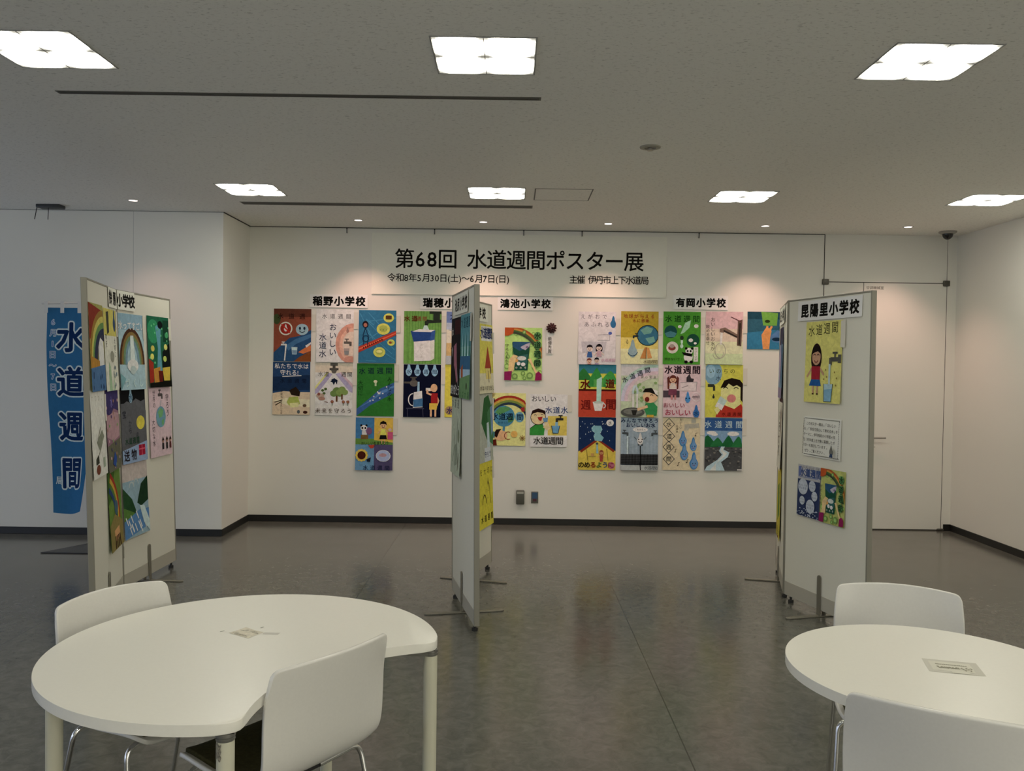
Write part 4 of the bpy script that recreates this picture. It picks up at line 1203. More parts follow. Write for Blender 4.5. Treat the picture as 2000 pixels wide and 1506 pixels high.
# middle row
s = poster('poster of green mountains above a red field with a white cup under falling water', 'a03c2c')
s.R(0, 0, 100, 68, 'a5a83a'); s.R(0, 0, 100, 24, '2f6a7c'); s.hill(-14, 40, 10, 42, '2a6a34'); s.hill(20, 76, 8, 60, '2f7a3a'); s.hill(54, 116, 16, 52, '37823e'); s.R(40, 40, 66, 60, '4a8a44'); s.R(0, 66, 100, 71, '4a1712')
s.P('7fb0a0', 48, 40, 62, 32, 60, 104, 48, 104); s.chars('水', 18, 18, 53, 26, '5c1c14', 0.03); s.chars('道', 84, 84, 51, 24, '5c1c14', 0.03); s.chars('週', 20, 20, 108, 26, '6a1c18', 0.02); s.chars('間', 87, 87, 106, 28, '6a1c18', 0.03)
s.P('b4b4aa', 38, 100, 68, 100, 62, 124, 44, 124); s.A('b4b4aa', 2.5, 66, 110, 6, -80, 80); s.E(53, 101, 13, 3.4, '8c9a94')
hang(s, 0.871, 1.380, None)
s = poster('pale green poster of a boy in a cap at a drinking fountain', '93a284')
s.R(0, 0, 100, 30, '9f9ea2'); s.rainbow(96, 96, 100, 90, 180, ['84a298', '9c9ab0', 'a894a0', 'a29c98'], 9, 92)
for i, ch in enumerate(SU): s.T(ch, 10 + i * 20, 40 - i * 8.5, 15, '22263c', False, 0.012, 0.4 - i * 0.07)
for i in range(16): s.E(random.uniform(30, 98), random.uniform(46, 104), 4, 3.4, '6f8c5a')
s.chars('安心安全', 56, 90, 33, 7, '54604c'); s.A('8fa4ac', 5, 38, 78, 6, 0, 180, 20); s.R(30, 78, 35, 126, 'a4b4b4'); s.R(41, 78, 46, 126, 'a4b4b4')
s.E(32, 128, 32, 13, '4c4f4c'); s.E(32, 126, 25, 8, '676a66'); s.P('2c2c2a', 28, 122, 44, 122, 40, 136, 32, 136)
s.P('2f7a4a', 66, 104, 86, 100, 98, 112, 96, 136, 70, 138, 62, 116); s.L('b09274', 7, 70, 112, 46, 120); s.E(78, 86, 20, 16, 'b09274'); s.P('1c1a18', 58, 74, 64, 64, 80, 62, 98, 70, 98, 86, 92, 80, 76, 74); s.P('a9aca4', 84, 64, 98, 70, 99, 82, 92, 78); s.E(70, 93, 6, 7, '6a2420'); s.A(INK, 1.5, 82, 84, 4, 20, 160); s.R(70, 134, 88, 141, 'a88a30')
hang(s, 1.302, 1.386, 0.3)
s = poster('pink poster of a girl in pigtails at a sink and a blue drop figure', 'a8929a')
s.chars(SU, 14, 88, 14, 21, '2a1c28', 0.03); s.kid(26, 40, 17, 'b08a74', '5a2c26', 'a49a92', None, True); s.P('5a2c26', 10, 36, 16, 30, 16, 66, 12, 66); s.P('5a2c26', 36, 30, 42, 36, 40, 66, 36, 66); s.R(0, 70, 44, 88, '484048'); s.R(14, 66, 36, 82, '6a3a4c'); s.R(20, 82, 26, 94, '9a6a6a'); s.R(30, 82, 35, 94, '9a6a6a')
s.P('39343a', 62, 34, 70, 24, 74, 36, 82, 38, 80, 46, 62, 46); s.P('aa9ea2', 46, 48, 90, 46, 88, 70, 46, 70); s.L('7d7278', 1.4, 46, 48, 90, 46, 88, 70); s.L('7d7278', 2, 50, 62, 66, 56)
s.D(66, 90, 12, '3f74a8'); s.E(62, 90, 1.6, 2, '14223a', 8); s.E(70, 90, 1.6, 2, '14223a', 8); s.A('a8a4a8', 1.3, 88, 86, 11, 0, 360); s.chars('水大切', 82, 94, 86, 8, '3a3440', 0.005)
s.chars('おいしい', 8, 52, 109, 13, '7c2438', 0.012); s.chars('おいしい', 14, 66, 128, 17, '8a2440', 0.015); s.D(89, 128, 14, '2f5f98'); s.T('水', 89, 130, 13, '1b2c50', False, 0.015)
hang(s, 1.731, 1.392, 0.4)
s = poster('yellow-green poster of a child in red drinking, with a big blue drop', 'a9a840')
s.E(20, 22, 24, 32, '5c86a0'); s.E(14, 18, 12, 18, '6f98ae'); s.chars('いのちの', 16, 72, 17, 13, '3a4a2a', 0.006); s.T('水', 34, 36, 14, '2c3c4c', False, 0.008)
s.P('33372f', 6, 52, 22, 52, 26, 58, 26, 70, 20, 70, 20, 60, 6, 60); s.D(22, 86, 5, '2e3430'); s.P('9a3026', 28, 141, 34, 118, 48, 106, 96, 104, 100, 112, 100, 141); s.P('b9ab74', 46, 106, 78, 118, 96, 104, 90, 92, 50, 92); s.E(70, 76, 29, 34, 'b9ab74')
s.P('231a14', 40, 62, 50, 42, 70, 35, 92, 40, 100, 50, 100, 100, 94, 92, 94, 60, 84, 54, 74, 58, 62, 50, 54, 60); s.E(70, 90, 12, 11, 'a86a68'); s.A(INK, 2, 54, 66, 6, 20, 160); s.A(INK, 2, 82, 66, 6, 20, 160); s.P('8aa2a2', 26, 112, 40, 84, 58, 96, 44, 122); s.P('a8b0a8', 26, 112, 32, 100, 50, 110, 44, 122); s.P('b9ab74', 24, 120, 34, 112, 40, 122, 32, 134)
s.chars(SU, 50, 92, 132, 10, '5a1814', 0.01)
hang(s, 2.161, 1.396, 0.3)
# bottom row
s = poster('night-blue poster of water pouring on a yellow house with a red roof', '1c3058')
s.P('b3a03c', 0, 92, 50, 62, 100, 90, 100, 141, 0, 141); s.P('7a2c1c', 4, 90, 46, 60, 50, 64, 8, 95); s.P('7a2c1c', 52, 62, 56, 60, 98, 88, 94, 93)
s.P('5d93a0', 34, 28, 40, 22, 60, 22, 64, 32, 58, 44, 68, 54, 62, 64, 44, 62, 40, 50, 44, 42, 36, 36)
for i in range(22): s.E(random.uniform(4, 96), random.uniform(6, 62), .9, 1.6, '9ab0c0', 6)
s.E(84, 14, 10, 9, 'b4b0a4'); s.T('水', 84, 14, 10, '2c2a3c', False, 0.01); s.L('6a5a2c', 1.2, 22, 86, 26, 116); s.L('6a5a2c', 1.2, 76, 84, 80, 116); s.P('6a98a4', 48, 72, 52, 72, 54, 96, 48, 96)
s.E(50, 70, 3.5, 3, '3c4a50'); s.kid(62, 94, 10, 'a97a54', '7a3a2c', '8c3f34', None, True); s.R(58, 108, 66, 118, '8c3f34'); s.L('8a7a38', 2, 28, 104, 46, 104); s.R(34, 96, 42, 104, '9a7a4a')
for i, (ch, c) in enumerate(zip('のめるように', ('2c2818', '2c2818', '7a2c1c', '3a5a2c', '3a4a6a', '7a2a3a'))):
    if i == 5: s.E(89, 128, 9, 9, '9a5a6a')
    s.T(ch, 8 + i * 16, 127, 16, c, False, 0.03)
hang(s, 0.877, 0.841, None)
s = poster('slate blue poster of a smiling water drop between two taps over a black fence', '75899a')
for i in range(10): s.R(i * 10, 0, i * 10 + 5, 141, '7a8d9c')
s.chars('みんなで守ろう', 6, 94, 8, 12, '1c2c50', 0.02); s.chars('おいしいお水', 20, 86, 20, 12, '1c2c50', 0.02); s.E(52, 32, 20, 7, 'aab2b4'); s.chars('これからも', 40, 64, 32, 5, '3a4450'); s.tap(18, 42, 9, '454c50', 1); s.tap(84, 42, 9, '454c50', -1)
s.R(16, 50, 20, 110, '93a6ae'); s.L('54626c', 1, 22, 52, 22, 108); s.D(52, 60, 13, 'aab6ba'); s.E(48, 58, 1.6, 2, INK, 8); s.E(57, 58, 1.6, 2, INK, 8); s.A(INK, 1.6, 52, 62, 4, 190, 350); s.L('3a4248', 1.5, 42, 58, 36, 52); s.L('3a4248', 1.5, 62, 58, 68, 52); s.E(48, 73, 3, 1.6, '23282c'); s.E(57, 73, 3, 1.6, '23282c')
s.R(0, 98, 100, 126, '44474a')
for i in range(26): s.L('17181a', 1.1, i * 4, 98, i * 4 + 1, 126)
for i in range(7): s.L('17181a', 1.1, 0, 99 + i * 4.4, 100, 99 + i * 4.4)
s.L('101112', 2.4, 52, 76, 53, 141); s.R(0, 127, 100, 141, '8b9294'); s.L('101112', 2.4, 52, 120, 53, 141); s.chars(SU, 68, 94, 134, 10, '3a4248', 0.006)
hang(s, 1.308, 0.845, 0.0)
s = poster('beige poster with diamond-framed lettering and blue drop figures under a tap', 'a89c7c')
for i, ch in enumerate(SU):
    c = ((16, 18), (17, 50), (16, 79), (17, 111))[i]
    s.L('3a3c40', 1.6, c[0] - 15, c[1], c[0], c[1] - 16, c[0] + 15, c[1], c[0], c[1] + 16, c[0] - 15, c[1]); s.T(ch, c[0], c[1], 14, '2c2c2c', False, 0.012)
s.P('8a887c', 58, 18, 96, 14, 98, 26, 70, 28, 68, 34, 58, 34); s.R(76, 2, 88, 14, '8a887c'); s.T('おいしい', 48, 16, 7, '4a4438', True); s.T('水道水', 38, 30, 7, '4a4438', True)
for x, y, q in ((54, 60, 17), (82, 74, 15), (58, 96, 18), (84, 120, 19)):
    s.D(x, y, q, '3b6c9c'); s.D(x + 1, y + 1, q * .8, '4a7cae'); s.E(x - 3, y + 2, 1.2, 1.6, '14223a', 8); s.E(x + 4, y + 2, 1.2, 1.6, '14223a', 8); s.A('7a2c34', 1.2, x, y + 5, 3, 190, 350, None, 6)
for x, y in ((34, 92), (66, 120), (88, 48), (42, 128)): s.L('4a4438', 1.2, x, y, x, y - 7, x + 4, y - 8); s.E(x - 1, y, 2, 1.6, '4a4438', 8)
hang(s, 1.736, 0.851, 0.0)
s = poster('poster of green mountains and a pale winding river under a blue sky, lower right', '2f5284')
s.chars(SU, 8, 92, 17, 19, '8fa6c0', 0.004); s.R(0, 34, 100, 70, '5e84a6'); s.E(18, 40, 13, 5, 'a9b8c0'); s.E(76, 42, 16, 6, 'a9b8c0'); s.E(26, 44, 9, 4, 'a9b8c0')
s.hill(-24, 40, 46, 80, '1f5a34'); s.hill(14, 56, 52, 76, '25653a'); s.hill(40, 88, 46, 84, '1f5c36'); s.hill(66, 116, 48, 86, '26683c'); s.R(0, 78, 100, 141, '47494c')
for i in range(60): s.E(random.uniform(0, 100), random.uniform(80, 136), random.uniform(2, 4), random.uniform(1.2, 2.4), random.choice(('5c5e5e', '3a3c40', '6c6a66')), 7)
s.P('86a2bc', 44, 76, 54, 76, 50, 84, 66, 92, 62, 104, 44, 118, 54, 141, 0, 141, 6, 130, 34, 112, 46, 98, 38, 88); s.P('9db4c6', 46, 80, 50, 78, 48, 86, 60, 94, 54, 102, 30, 122, 30, 141, 14, 141, 38, 112, 50, 98, 42, 88)
s.L('a6b8c6', 3, 88, 138, 100, 138)
hang(s, 2.164, 0.853, 0.0)

# title banner, school names, award rosette
def paper(label, w, h, bg, cat, name, group=None):
    s = Sheet(w, h, bg); s.label, s.group, s.cat, s.name = label, group, cat, name
    return s
def stick(s, x, z, curl=(0.004, 0.001)):
    o = s.finish(s.name, wall_M(x, z, 0.0012), curl, mat_=M_PRINT)
    return tag(o, s.label, s.cat, s.group)
WP = 'b0a99c'
s = paper('long white title banner with large black lettering across the top of the back wall', 2.99, 0.62, WP, 'banner', 'title_banner')
U = lambda x: 50 + (x - 0.058) / 2.99 * 100
def bt(text, x0, x1, dz, size, bold, gapw=None):
    # even spacing by character advance
    adv = [(0.60 if ch in '0123456789' else 0.36 if ch in '()' else 0.5 if ch == ' ' else 1.0) for ch in text]
    tot = sum(adv); c = x0
    for ch, a in zip(text, adv):
        wd = (x1 - x0) * a / tot
        if ch != ' ': s.T(ch, U(c + wd / 2), s.V / 2 - dz / 2.99 * 100, size / 2.99 * 100, INK, False, bold)
        c += wd
bt('第68回 水道週間ポスター展', -1.205, 1.320, 0.055, 0.192, 0.016)
bt('令和8年5月30日(土)〜6月7日(日)', -1.275, -0.040, -0.140, 0.082, 0.012)
bt('主催 伊丹市上下水道局', 0.572, 1.368, -0.136, 0.082, 0.012)
stick(s, 0.058, 2.642, (0.010, 0.002))
GS = 'school name strips'
for nm, x, z, wd, ht, lab in (('稲野小学校', -1.767, 2.254, 0.587, 0.132, 'white school name strip above the leftmost group of posters'),
                              ('瑞穂小学校', -0.644, 2.252, 0.593, 0.127, 'white school name strip partly hidden by the top of the middle screen'),
                              ('鴻池小学校', 0.126, 2.256, 0.562, 0.135, 'white school name strip above the prize poster'),
                              ('有岡小学校', 1.906, 2.290, 0.556, 0.142, 'white school name strip above the large group of posters near the right screen')):
    s = paper(lab, wd, ht, 'b4aea2', 'sign', 'school_name_strip', GS)
    for i, ch in enumerate(nm): s.T(ch, 13 + i * 18.6, s.V / 2, 15.6, '0d0c0a', False, 0.045)
    stick(s, x, z, (0.006, 0.001))
t = thing('award_rosette', 'dark red award rosette with a white hanging slip right of the prize poster', 'rosette', (0.395, YB - 0.004, 2.011))
bm = bmesh.new()
for ring, (n, rr, zz) in enumerate(((11, 0.040, 0.012), (9, 0.026, 0.024), (5, 0.011, 0.034))):
    for i in range(n):
        a = 2 * PI * i / n + ring * .3
        c = Vector((rr * math.cos(a), -zz, rr * math.sin(a)))
        bmesh.ops.create_icosphere(bm, subdivisions=2, radius=0.014, matrix=Matrix.Translation(c) @ Matrix.Rotation(-a, 4, 'Y') @ Matrix.Diagonal((1.1, 0.75, 0.7, 1)))
obj('ribbon_flower', bm, M_RED, t, 60)
s = Sheet(0.070, 0.211, 'b2ada2', 0.0004)
s.T('最優秀賞', 50, s.V / 2 + 26, 56, '2a2620', True, 0.01)
o = s.finish('award_slip', Matrix.Identity(4), (0.006, 0.0), cuts=3)
o.parent = t
o.matrix_parent_inverse = Matrix.Identity(4)
o.matrix_local = Matrix.Translation((-0.015, 0.001, -0.153)) @ Matrix(((1, 0, 0), (0, 0, -1), (0, 1, 0))).to_4x4()

# ------------------------------------------------------------------ paper on the left screen
GP = 'school posters on the folding screens'
def sp(label, bg): return poster(label, bg, GP)
s = sp('poster of a red sky and a wide rainbow over water, left screen', '8c8a4c')
s.P('7c2f22', 0, 0, 100, 10, 96, 34, 40, 40, 0, 60); s.rainbow(100, 90, 96, 90, 185, ['8a6a2c', 'a8a050', '5a7a4a', '2c3450', '3a3a4c'], 10, 76); s.P('b0b2ac', 55, 70, 70, 54, 92, 60, 96, 100, 70, 110, 56, 96); s.P('a0742c', 0, 84, 60, 92, 62, 106, 0, 104); s.P('44648c', 0, 104, 100, 98, 100, 141, 0, 141)
for i in range(10): s.E(random.uniform(6, 94), random.uniform(112, 138), 3, 4, '2c4468', 8)
pin(s, 'left', 0, 0.205, 1.700, 1)
s = sp('yellow and white poster with a dark blue drop, left screen beside the fold, top', 'a6a69a')
s.R(0, 0, 100, 46, 'a8a050'); s.D(84, 22, 16, '24406a'); s.P('3a3c34', 20, 6, 40, 4, 40, 40, 24, 44); s.T('大切に', 82, 66, 11, '33342c', True); s.E(56, 82, 16, 10, '7a7a6c'); s.P('7d9a78', 20, 141, 26, 90, 40, 100, 44, 141); s.P('8aa084', 50, 141, 60, 112, 68, 141); s.T('水を', 14, 54, 12, '4a4a3c', True)
for i in range(8): s.E(random.uniform(50, 94), random.uniform(100, 136), 3, 4, '60707a', 8)
pin(s, 'left', 0, 0.60, 1.690, 1, 0.0)
s = sp('white poster with faint grey branches and a red can, left screen, outer middle', 'b0ada0')
s.chars('すてない', 12, 80, 14, 10, '8a867a'); s.chars('みらい', 30, 80, 32, 9, '9a968a'); s.L('7d7a6c', 4, 60, 62, 40, 80, 70, 86, 44, 104); s.P('6f7464', 30, 84, 70, 66, 84, 78, 50, 100); s.P('3a3c34', 20, 110, 40, 104, 42, 118, 20, 120); s.E(34, 128, 14, 8, '6a3a2c'); s.R(70, 112, 84, 128, '7d8a78')
pin(s, 'left', 0, 0.19, 1.175, 1, 0.3)
s = sp('purple and pink poster with a small blue figure, left screen beside the fold, middle', '7a5c6c')
s.P('3c3466', 0, 0, 100, 0, 100, 40, 60, 34, 30, 46, 0, 40); s.P('96727c', 0, 46, 60, 40, 100, 44, 100, 84, 50, 90, 0, 80); s.P('5a5a4c', 0, 96, 100, 88, 100, 141, 0, 141)
for i in range(22): s.E(random.uniform(4, 96), random.uniform(4, 136), 4, 3, random.choice(('a8808a', '4a3f6a', '6c8a5a', '8a6a5a')), 8)
s.P('2f4a8c', 30, 128, 50, 108, 64, 120, 52, 136); s.T('水', 40, 22, 18, '6a62a0', False, .02)
pin(s, 'left', 0, 0.60, 1.165, 1, 0.0)
s = sp('green poster with a rainbow stripe and a spread hand, left screen', '5c7a34')
s.P('3a5a26', 0, 0, 60, 0, 30, 50, 0, 60); s.rainbow(-40, 90, 120, 0, 60, ['8c2f22', 'a8862c', '4a6a34', '2c4470'], 9, 90); s.P('7d7040', 0, 96, 40, 80, 100, 100, 100, 141, 0, 141); s.E(54, 70, 14, 12, '3f5a6a')
s.P('a8805a', 30, 108, 70, 104, 74, 124, 34, 128)
for i in range(4): s.L('3a2418', 7, 36 + i * 11, 120, 34 + i * 13, 138)
pin(s, 'left', 0, 0.60, 0.650, 1)
s = sp('pale blue poster with white brush lettering and a faint rainbow, left screen', '7d9aa6')
s.R(0, 0, 100, 30, '6a8ca0'); s.rainbow(50, 92, 46, 0, 180, ['4a3024', '7a6438', '5c7458', '5a7a8c'], 7, 62); s.chars('水ってすごい', 8, 94, 22, 15, 'a9b8be', 0.02); s.P('9ab2ba', 44, 40, 56, 40, 60, 86, 40, 86); s.E(50, 96, 22, 12, 'a8b0ac'); s.E(50, 104, 12, 8, '8a9a9c'); s.chars('づくし', 24, 80, 128, 16, '94aab4', 0.02); s.P('5a8a94', 0, 110, 20, 120, 0, 141)
pin(s, 'left', 1, 0.20, 1.683, 1, 0.0)
s = sp('dark green poster with a blue waterfall and yellow cups, left screen, top far corner', '1f5a42')
s.E(26, 30, 26, 24, '2c7a54'); s.P('3f8496', 36, 20, 62, 10, 56, 60, 60, 110, 36, 110, 44, 64); s.E(58, 16, 12, 8, '10161c'); s.P('141c1a', 64, 70, 100, 50, 100, 141, 56, 141); s.R(70, 6, 100, 50, '174030')
for x, y, c in ((80, 60, 'b0b060'), (74, 84, '9aa850'), (20, 64, 'a8a04a'), (16, 80, 'b0b054'), (86, 36, '3f8a5c')): s.E(x, y, 8, 6, c)
s.P('8c2c20', 0, 84, 20, 92, 18, 130, 0, 132); s.P('a8762c', 20, 104, 50, 100, 46, 130, 20, 132); s.P('b09a34', 60, 102, 96, 100, 92, 128, 64, 128); s.P('5f1c16', 40, 108, 60, 108, 58, 130, 42, 130); s.P('12140f', 0, 132, 100, 128, 100, 141, 0, 141)
for i in range(12): s.E(random.uniform(4, 96), random.uniform(6, 96), 3, 2.4, '4f9a6c', 7)
pin(s, 'left', 1, 0.645, 1.690, 1, 0.0)
s = sp('dark grey night poster with a yellow moon and a red present, left screen', '54555a')
s.R(0, 0, 100, 30, '15161a'); s.P('54555a', 0, 34, 24, 26, 40, 30, 60, 22, 80, 28, 100, 24, 100, 40, 0, 44); s.D(40, 18, 12, '6a8aa0'); s.T('水', 40, 20, 14, '2c4a68', False, .02); s.E(76, 68, 17, 13, 'b0a438'); s.T('宝', 12, 50, 14, '2c2f3a', False, .02); s.T('から', 34, 74, 12, '2c2f3a', True); s.T('の', 62, 90, 11, '2c2f3a')
s.chars('水道週間', 18, 62, 100, 12, '2c4438', 0.03); s.P('6f86a8', 0, 116, 100, 104, 100, 141, 0, 141); s.chars('送物', 16, 44, 126, 20, '28222c', 0.03); s.R(64, 110, 90, 130, '8c1c34'); s.L('b04a5c', 2.5, 77, 110, 77, 130); s.L('b04a5c', 2.5, 64, 118, 90, 118)
pin(s, 'left', 1, 0.205, 1.168, 1, 0.0)
s = sp('pink poster of a globe hanging from a tap with three small people, left screen', 'a8909a')
s.T('世界の', 22, 26, 11, '3c3038', True, 0.006); s.T('大切な水', 16, 92, 12, '3c3038', True, 0.006, 0, 1, 1.05); s.T('守ろう', 82, 40, 14, '3c3038', True, 0.006, 0, 1, 1.05); s.tap(58, 18, 11, '4a4446', 1); s.L('7d8a94', 2, 52, 30, 50, 46); s.E(50, 62, 22, 21, '4f8094'); s.P('5c8a60', 36, 52, 50, 44, 62, 50, 56, 62, 42, 64); s.P('5c8a60', 52, 70, 64, 66, 62, 78, 54, 80)
for x, c in ((56, '2c2a30'), (74, '33302f'), (90, '5a2c2c')): s.E(x, 110, 4.5, 5, '8a6a5c'); s.R(x - 4, 115, x + 4, 128, c); s.P('241c1c', x - 5, 110, x, 102, x + 5, 110)
pin(s, 'left', 1, 0.645, 1.165, 1)
s = sp('mountain river poster with green slopes and white rapids, lowest beside the fold', '9a8f8c')
s.R(0, 36, 100, 141, '6f8c9c'); s.P('27482c', 0, 46, 34, 70, 50, 96, 40, 104, 0, 110); s.P('4a6a34', 0, 82, 40, 96, 48, 100, 0, 116); s.P('1f3a26', 100, 34, 72, 46, 54, 80, 70, 88, 100, 80); s.A('8a9698', 3, 34, 48, 9, 0, 180); s.A('8a9698', 3, 52, 44, 9, 0, 180); s.P('4a709c', 0, 108, 60, 94, 100, 96, 100, 128, 0, 141)
for i in range(14): x = random.uniform(6, 90); y = random.uniform(94, 126); s.L('a2b4bc', 3, x, y, x + 8, y + 14)
s.P('94a8ac', 62, 86, 80, 88, 100, 120, 100, 141, 76, 120)
pin(s, 'left', 1, 0.20, 0.645, 1)
# ------------------------------------------------------------------ paper on the middle screen
s = sp('black poster of a pink hand shape with white lettering, edge-on on the middle screen', '17141a')
s.P('8a5a68', 30, 50, 60, 44, 66, 80, 80, 110, 64, 116, 50, 96, 34, 84); s.R(40, 4, 100, 30, '3c1418'); s.P('8c8a8a', 10, 50, 20, 56, 14, 70); s.chars('水', 16, 16, 24, 14, 'a9a5a0', .02); s.chars('ありがとう', 10, 90, 128, 18, 'b0aca6', .02); s.L('7a7878', 3, 70, 90, 84, 120)
pin(s, 'mid', 0, 0.68, 1.675, -1)
s = sp('teal poster of a girl by a wide river, nearest on the middle screen', '5f8c8c')
s.R(0, 0, 100, 54, '4a7a84'); s.chars(SU, 14, 88, 14, 18, '1f4a58', .02)
for i in range(7): s.P('7dbcb0' if i % 2 else '2f6a60', i * 14, 70, i * 14 + 6, 30, i * 14 + 12, 70)
s.R(0, 70, 100, 92, '2f5a7c'); s.R(0, 92, 100, 108, '7a9ab0'); s.P('8c4a2c', 10, 90, 30, 84, 34, 110, 14, 112); s.P('5a7a54', 0, 108, 100, 100, 100, 141, 0, 141); s.E(70, 120, 5, 6, '2c2a20'); s.chars('水は大切', 12, 88, 134, 13, '2f5a34', .01)
pin(s, 'mid', 0, 0.285, 1.680, -1, 0.0)
s = sp('pale green sketchy poster, lowest on the near face of the middle screen', '8c9684')
s.chars('水道週', 10, 70, 14, 16, '3f4a3c', .01); s.L('5c665a', 3, 30, 60, 40, 90, 20, 120); s.L('5c665a', 3, 70, 40, 60, 80, 80, 120); s.P('747e6c', 40, 90, 60, 84, 70, 120, 44, 126); s.E(80, 70, 10, 12, '6a725f'); s.L('54402c', 3, 84, 100, 78, 130)
pin(s, 'mid', 0, 0.66, 1.150, -1)
s = sp('yellow poster of a red-roofed house, top of the rear panel of the middle screen', 'b0a848')
s.R(0, 100, 100, 141, 'a6a084'); s.R(20, 4, 92, 34, 'a8aca8'); s.chars('水道週間', 26, 86, 18, 22, '1f2f5c', .03); s.P('8c3a2a', 40, 90, 62, 44, 84, 90); s.R(46, 90, 80, 112, 'a89a60'); s.L('4a3424', 3, 62, 96, 66, 118); s.E(80, 94, 4, 8, '5a4a34'); s.chars('水はいのち支え', 10, 92, 130, 10, '33301f', .01)
pin(s, 'mid', 1, 0.68, 1.675, 1, 0.5)
s = sp('green hill poster with a pale waterfall, rear panel of the middle screen', '8a8f84')
s.P('2f5a34', 20, 60, 40, 10, 70, 4, 92, 30, 96, 90, 60, 100); s.P('3f6a48', 60, 40, 100, 20, 100, 110, 70, 100); s.P('8fa0a8', 56, 62, 70, 60, 82, 141, 60, 141); s.R(40, 112, 80, 141, '9aa0a8'); s.chars('守ろう', 46, 76, 126, 12, '2c3a5c', .02); s.P('5a7aa0', 80, 30, 100, 26, 100, 80, 88, 90)
pin(s, 'mid', 1, 0.68, 1.140, 1, 0.4)
s = sp('plain yellow poster with thin lines, lowest on the middle screen', 'b2a92e')
s.chars('を大切に', 20, 92, 26, 14, '4a4620', .005); s.L('5a5420', 2.5, 72, 52, 84, 96); s.D(66, 50, 6, '5a5030'); s.A('4a3a1c', 3, 40, 92, 12, 0, 180, 18); s.chars('水道週間', 22, 88, 122, 14, '33301a', .01)
for i in range(12): s.E(random.uniform(44, 70), random.uniform(54, 84), 1.2, 1.4, '8c8430', 6)
pin(s, 'mid', 1, 0.68, 0.630, 1, 0.0)
# ------------------------------------------------------------------ paper on the right screen
s = sp('yellow poster of a girl in red beside a tap, right screen', 'b0ac60')
s.chars(SU, 16, 80, 16, 19, '33321c', 0.004, 0.9, -1.5); s.E(32, 64, 15, 26, '2a1a18'); s.E(32, 62, 12, 14, '9c7a64'); s.P('1f1614', 18, 58, 22, 46, 32, 42, 42, 46, 46, 58, 36, 52, 26, 54); s.A('3a2420', 1.4, 27, 60, 3, 20, 160); s.A('3a2420', 1.4, 37, 60, 3, 20, 160); s.A('6a2c28', 1.6, 32, 66, 5, 200, 340)
s.L('9c7a64', 4, 22, 80, 8, 96); s.L('9c7a64', 4, 42, 80, 54, 92); s.P('8c2430', 20, 78, 44, 78, 44, 102, 20, 102); s.P('23508c', 20, 101, 44, 101, 48, 112, 14, 112); s.R(24, 112, 28, 126, '9c7a64'); s.R(36, 112, 40, 126, '9c7a64'); s.L('33200f', 2.4, 24, 126, 28, 126); s.L('33200f', 2.4, 36, 126, 40, 126)
s.tap(72, 66, 13, '4c4c48', -1); s.R(92, 58, 100, 72, '4c4c48'); s.R(68, 74, 73, 112, '8aa0a8'); s.P('7d9ca8', 56, 108, 80, 108, 77, 138, 58, 138); s.P('5c8ca8', 57, 118, 79, 116, 77, 137, 58, 137); s.L('3a4a50', 1.3, 56, 108, 58, 138, 77, 138, 80, 108)
for x, y in ((60, 84), (84, 88), (90, 98), (56, 100), (88, 110), (64, 96)): s.E(x, y, 1.4, 1.8, '7a6a2c', 7)
pin(s, 'right', 0, 0.46, 1.678, -1, 0.0)
s = Sheet(0.392, 0.265, 'b0ad9f'); s.label, s.group = 'white printed notice with a dotted border on the right screen', None
for i in range(34):
    for y in (3, s.V - 3): s.R(2 + i * 2.86, y - 0.7, 3.6 + i * 2.86, y + 0.7, '2a2922')
for i in range(22):
    for x in (2.5, 97.5): s.R(x - 0.7, 4 + i * 2.78, x + 0.7, 5.6 + i * 2.78, '2a2922')
for i, ln in enumerate(('　このポスター展は、「おいしい', '水」「安全で安心して飲める水」を', 'テーマに、伊丹市内の小学校4年', '生（昨年度）を対象に募集したポ', 'スターを展示しています。', '　ぜひ、ご覧ください。')):
    for j, ch in enumerate(ln):
        if ch != '　': s.T(ch, 8.5 + j * 5.75, 11.5 + i * 9.2, 5.4, '1f1e18', False, 0.012)
s.E(84, 55, 5, 5, '5d5e5a'); s.P('5d5e5a', 79, 53, 84, 42, 88, 53); s.P('33405c', 81, 57, 87, 57, 88, 63, 79, 63)
pin(s, 'right', 0, 0.46, 1.180, -1, None, (0.004, 0.002), name='printed_notice', cat='notice', m=M_PRINT)
s = Sheet(0.245, 0.346, '8b8b90'); s.label, s.group = 'navy and white printed flyer with round bubbles on the right screen', None
s.R(0, 40, 100, 141, '2f3a5c'); s.T('水道週間', 56, 20, 22, '3a4a74', False, .04); s.chars('令和8年6月1日〜7日', 14, 92, 6, 6, '33363f'); s.L('6a7494', 3, 10, 34, 92, 32); s.P('54608a', 4, 6, 16, 4, 16, 30, 4, 34)
for x, y, r in ((26, 60, 22), (68, 54, 15), (80, 80, 13), (26, 98, 12), (64, 110, 19)):
    s.E(x, y, r, r * 1.0, '8f97a4'); s.chars('おいしい水', x - r * .7, x + r * .7, y - 4, r * .3, '3c4670'); s.chars('安心安全', x - r * .6, x + r * .6, y + 4, r * .3, '3c4670')
for i in range(40): s.E(random.uniform(0, 100), random.uniform(118, 141), 3, 1.6, '8c94a4', 6)
pin(s, 'right', 0, 0.592, 0.808, -1, None, (0.008, 0.002), name='flyer', cat='flyer')
s = Sheet(0.247, 0.352, '8f9458'); s.label, s.group = 'small printed flyer of hands holding a green glass, on the right screen', None
prize(s)
pin(s, 'right', 0, 0.335, 0.808, -1, None, (0.008, 0.002), name='flyer', cat='flyer')
s = sp('blue and lilac poster edge-on on the rear panel of the right screen', '5c7a94')
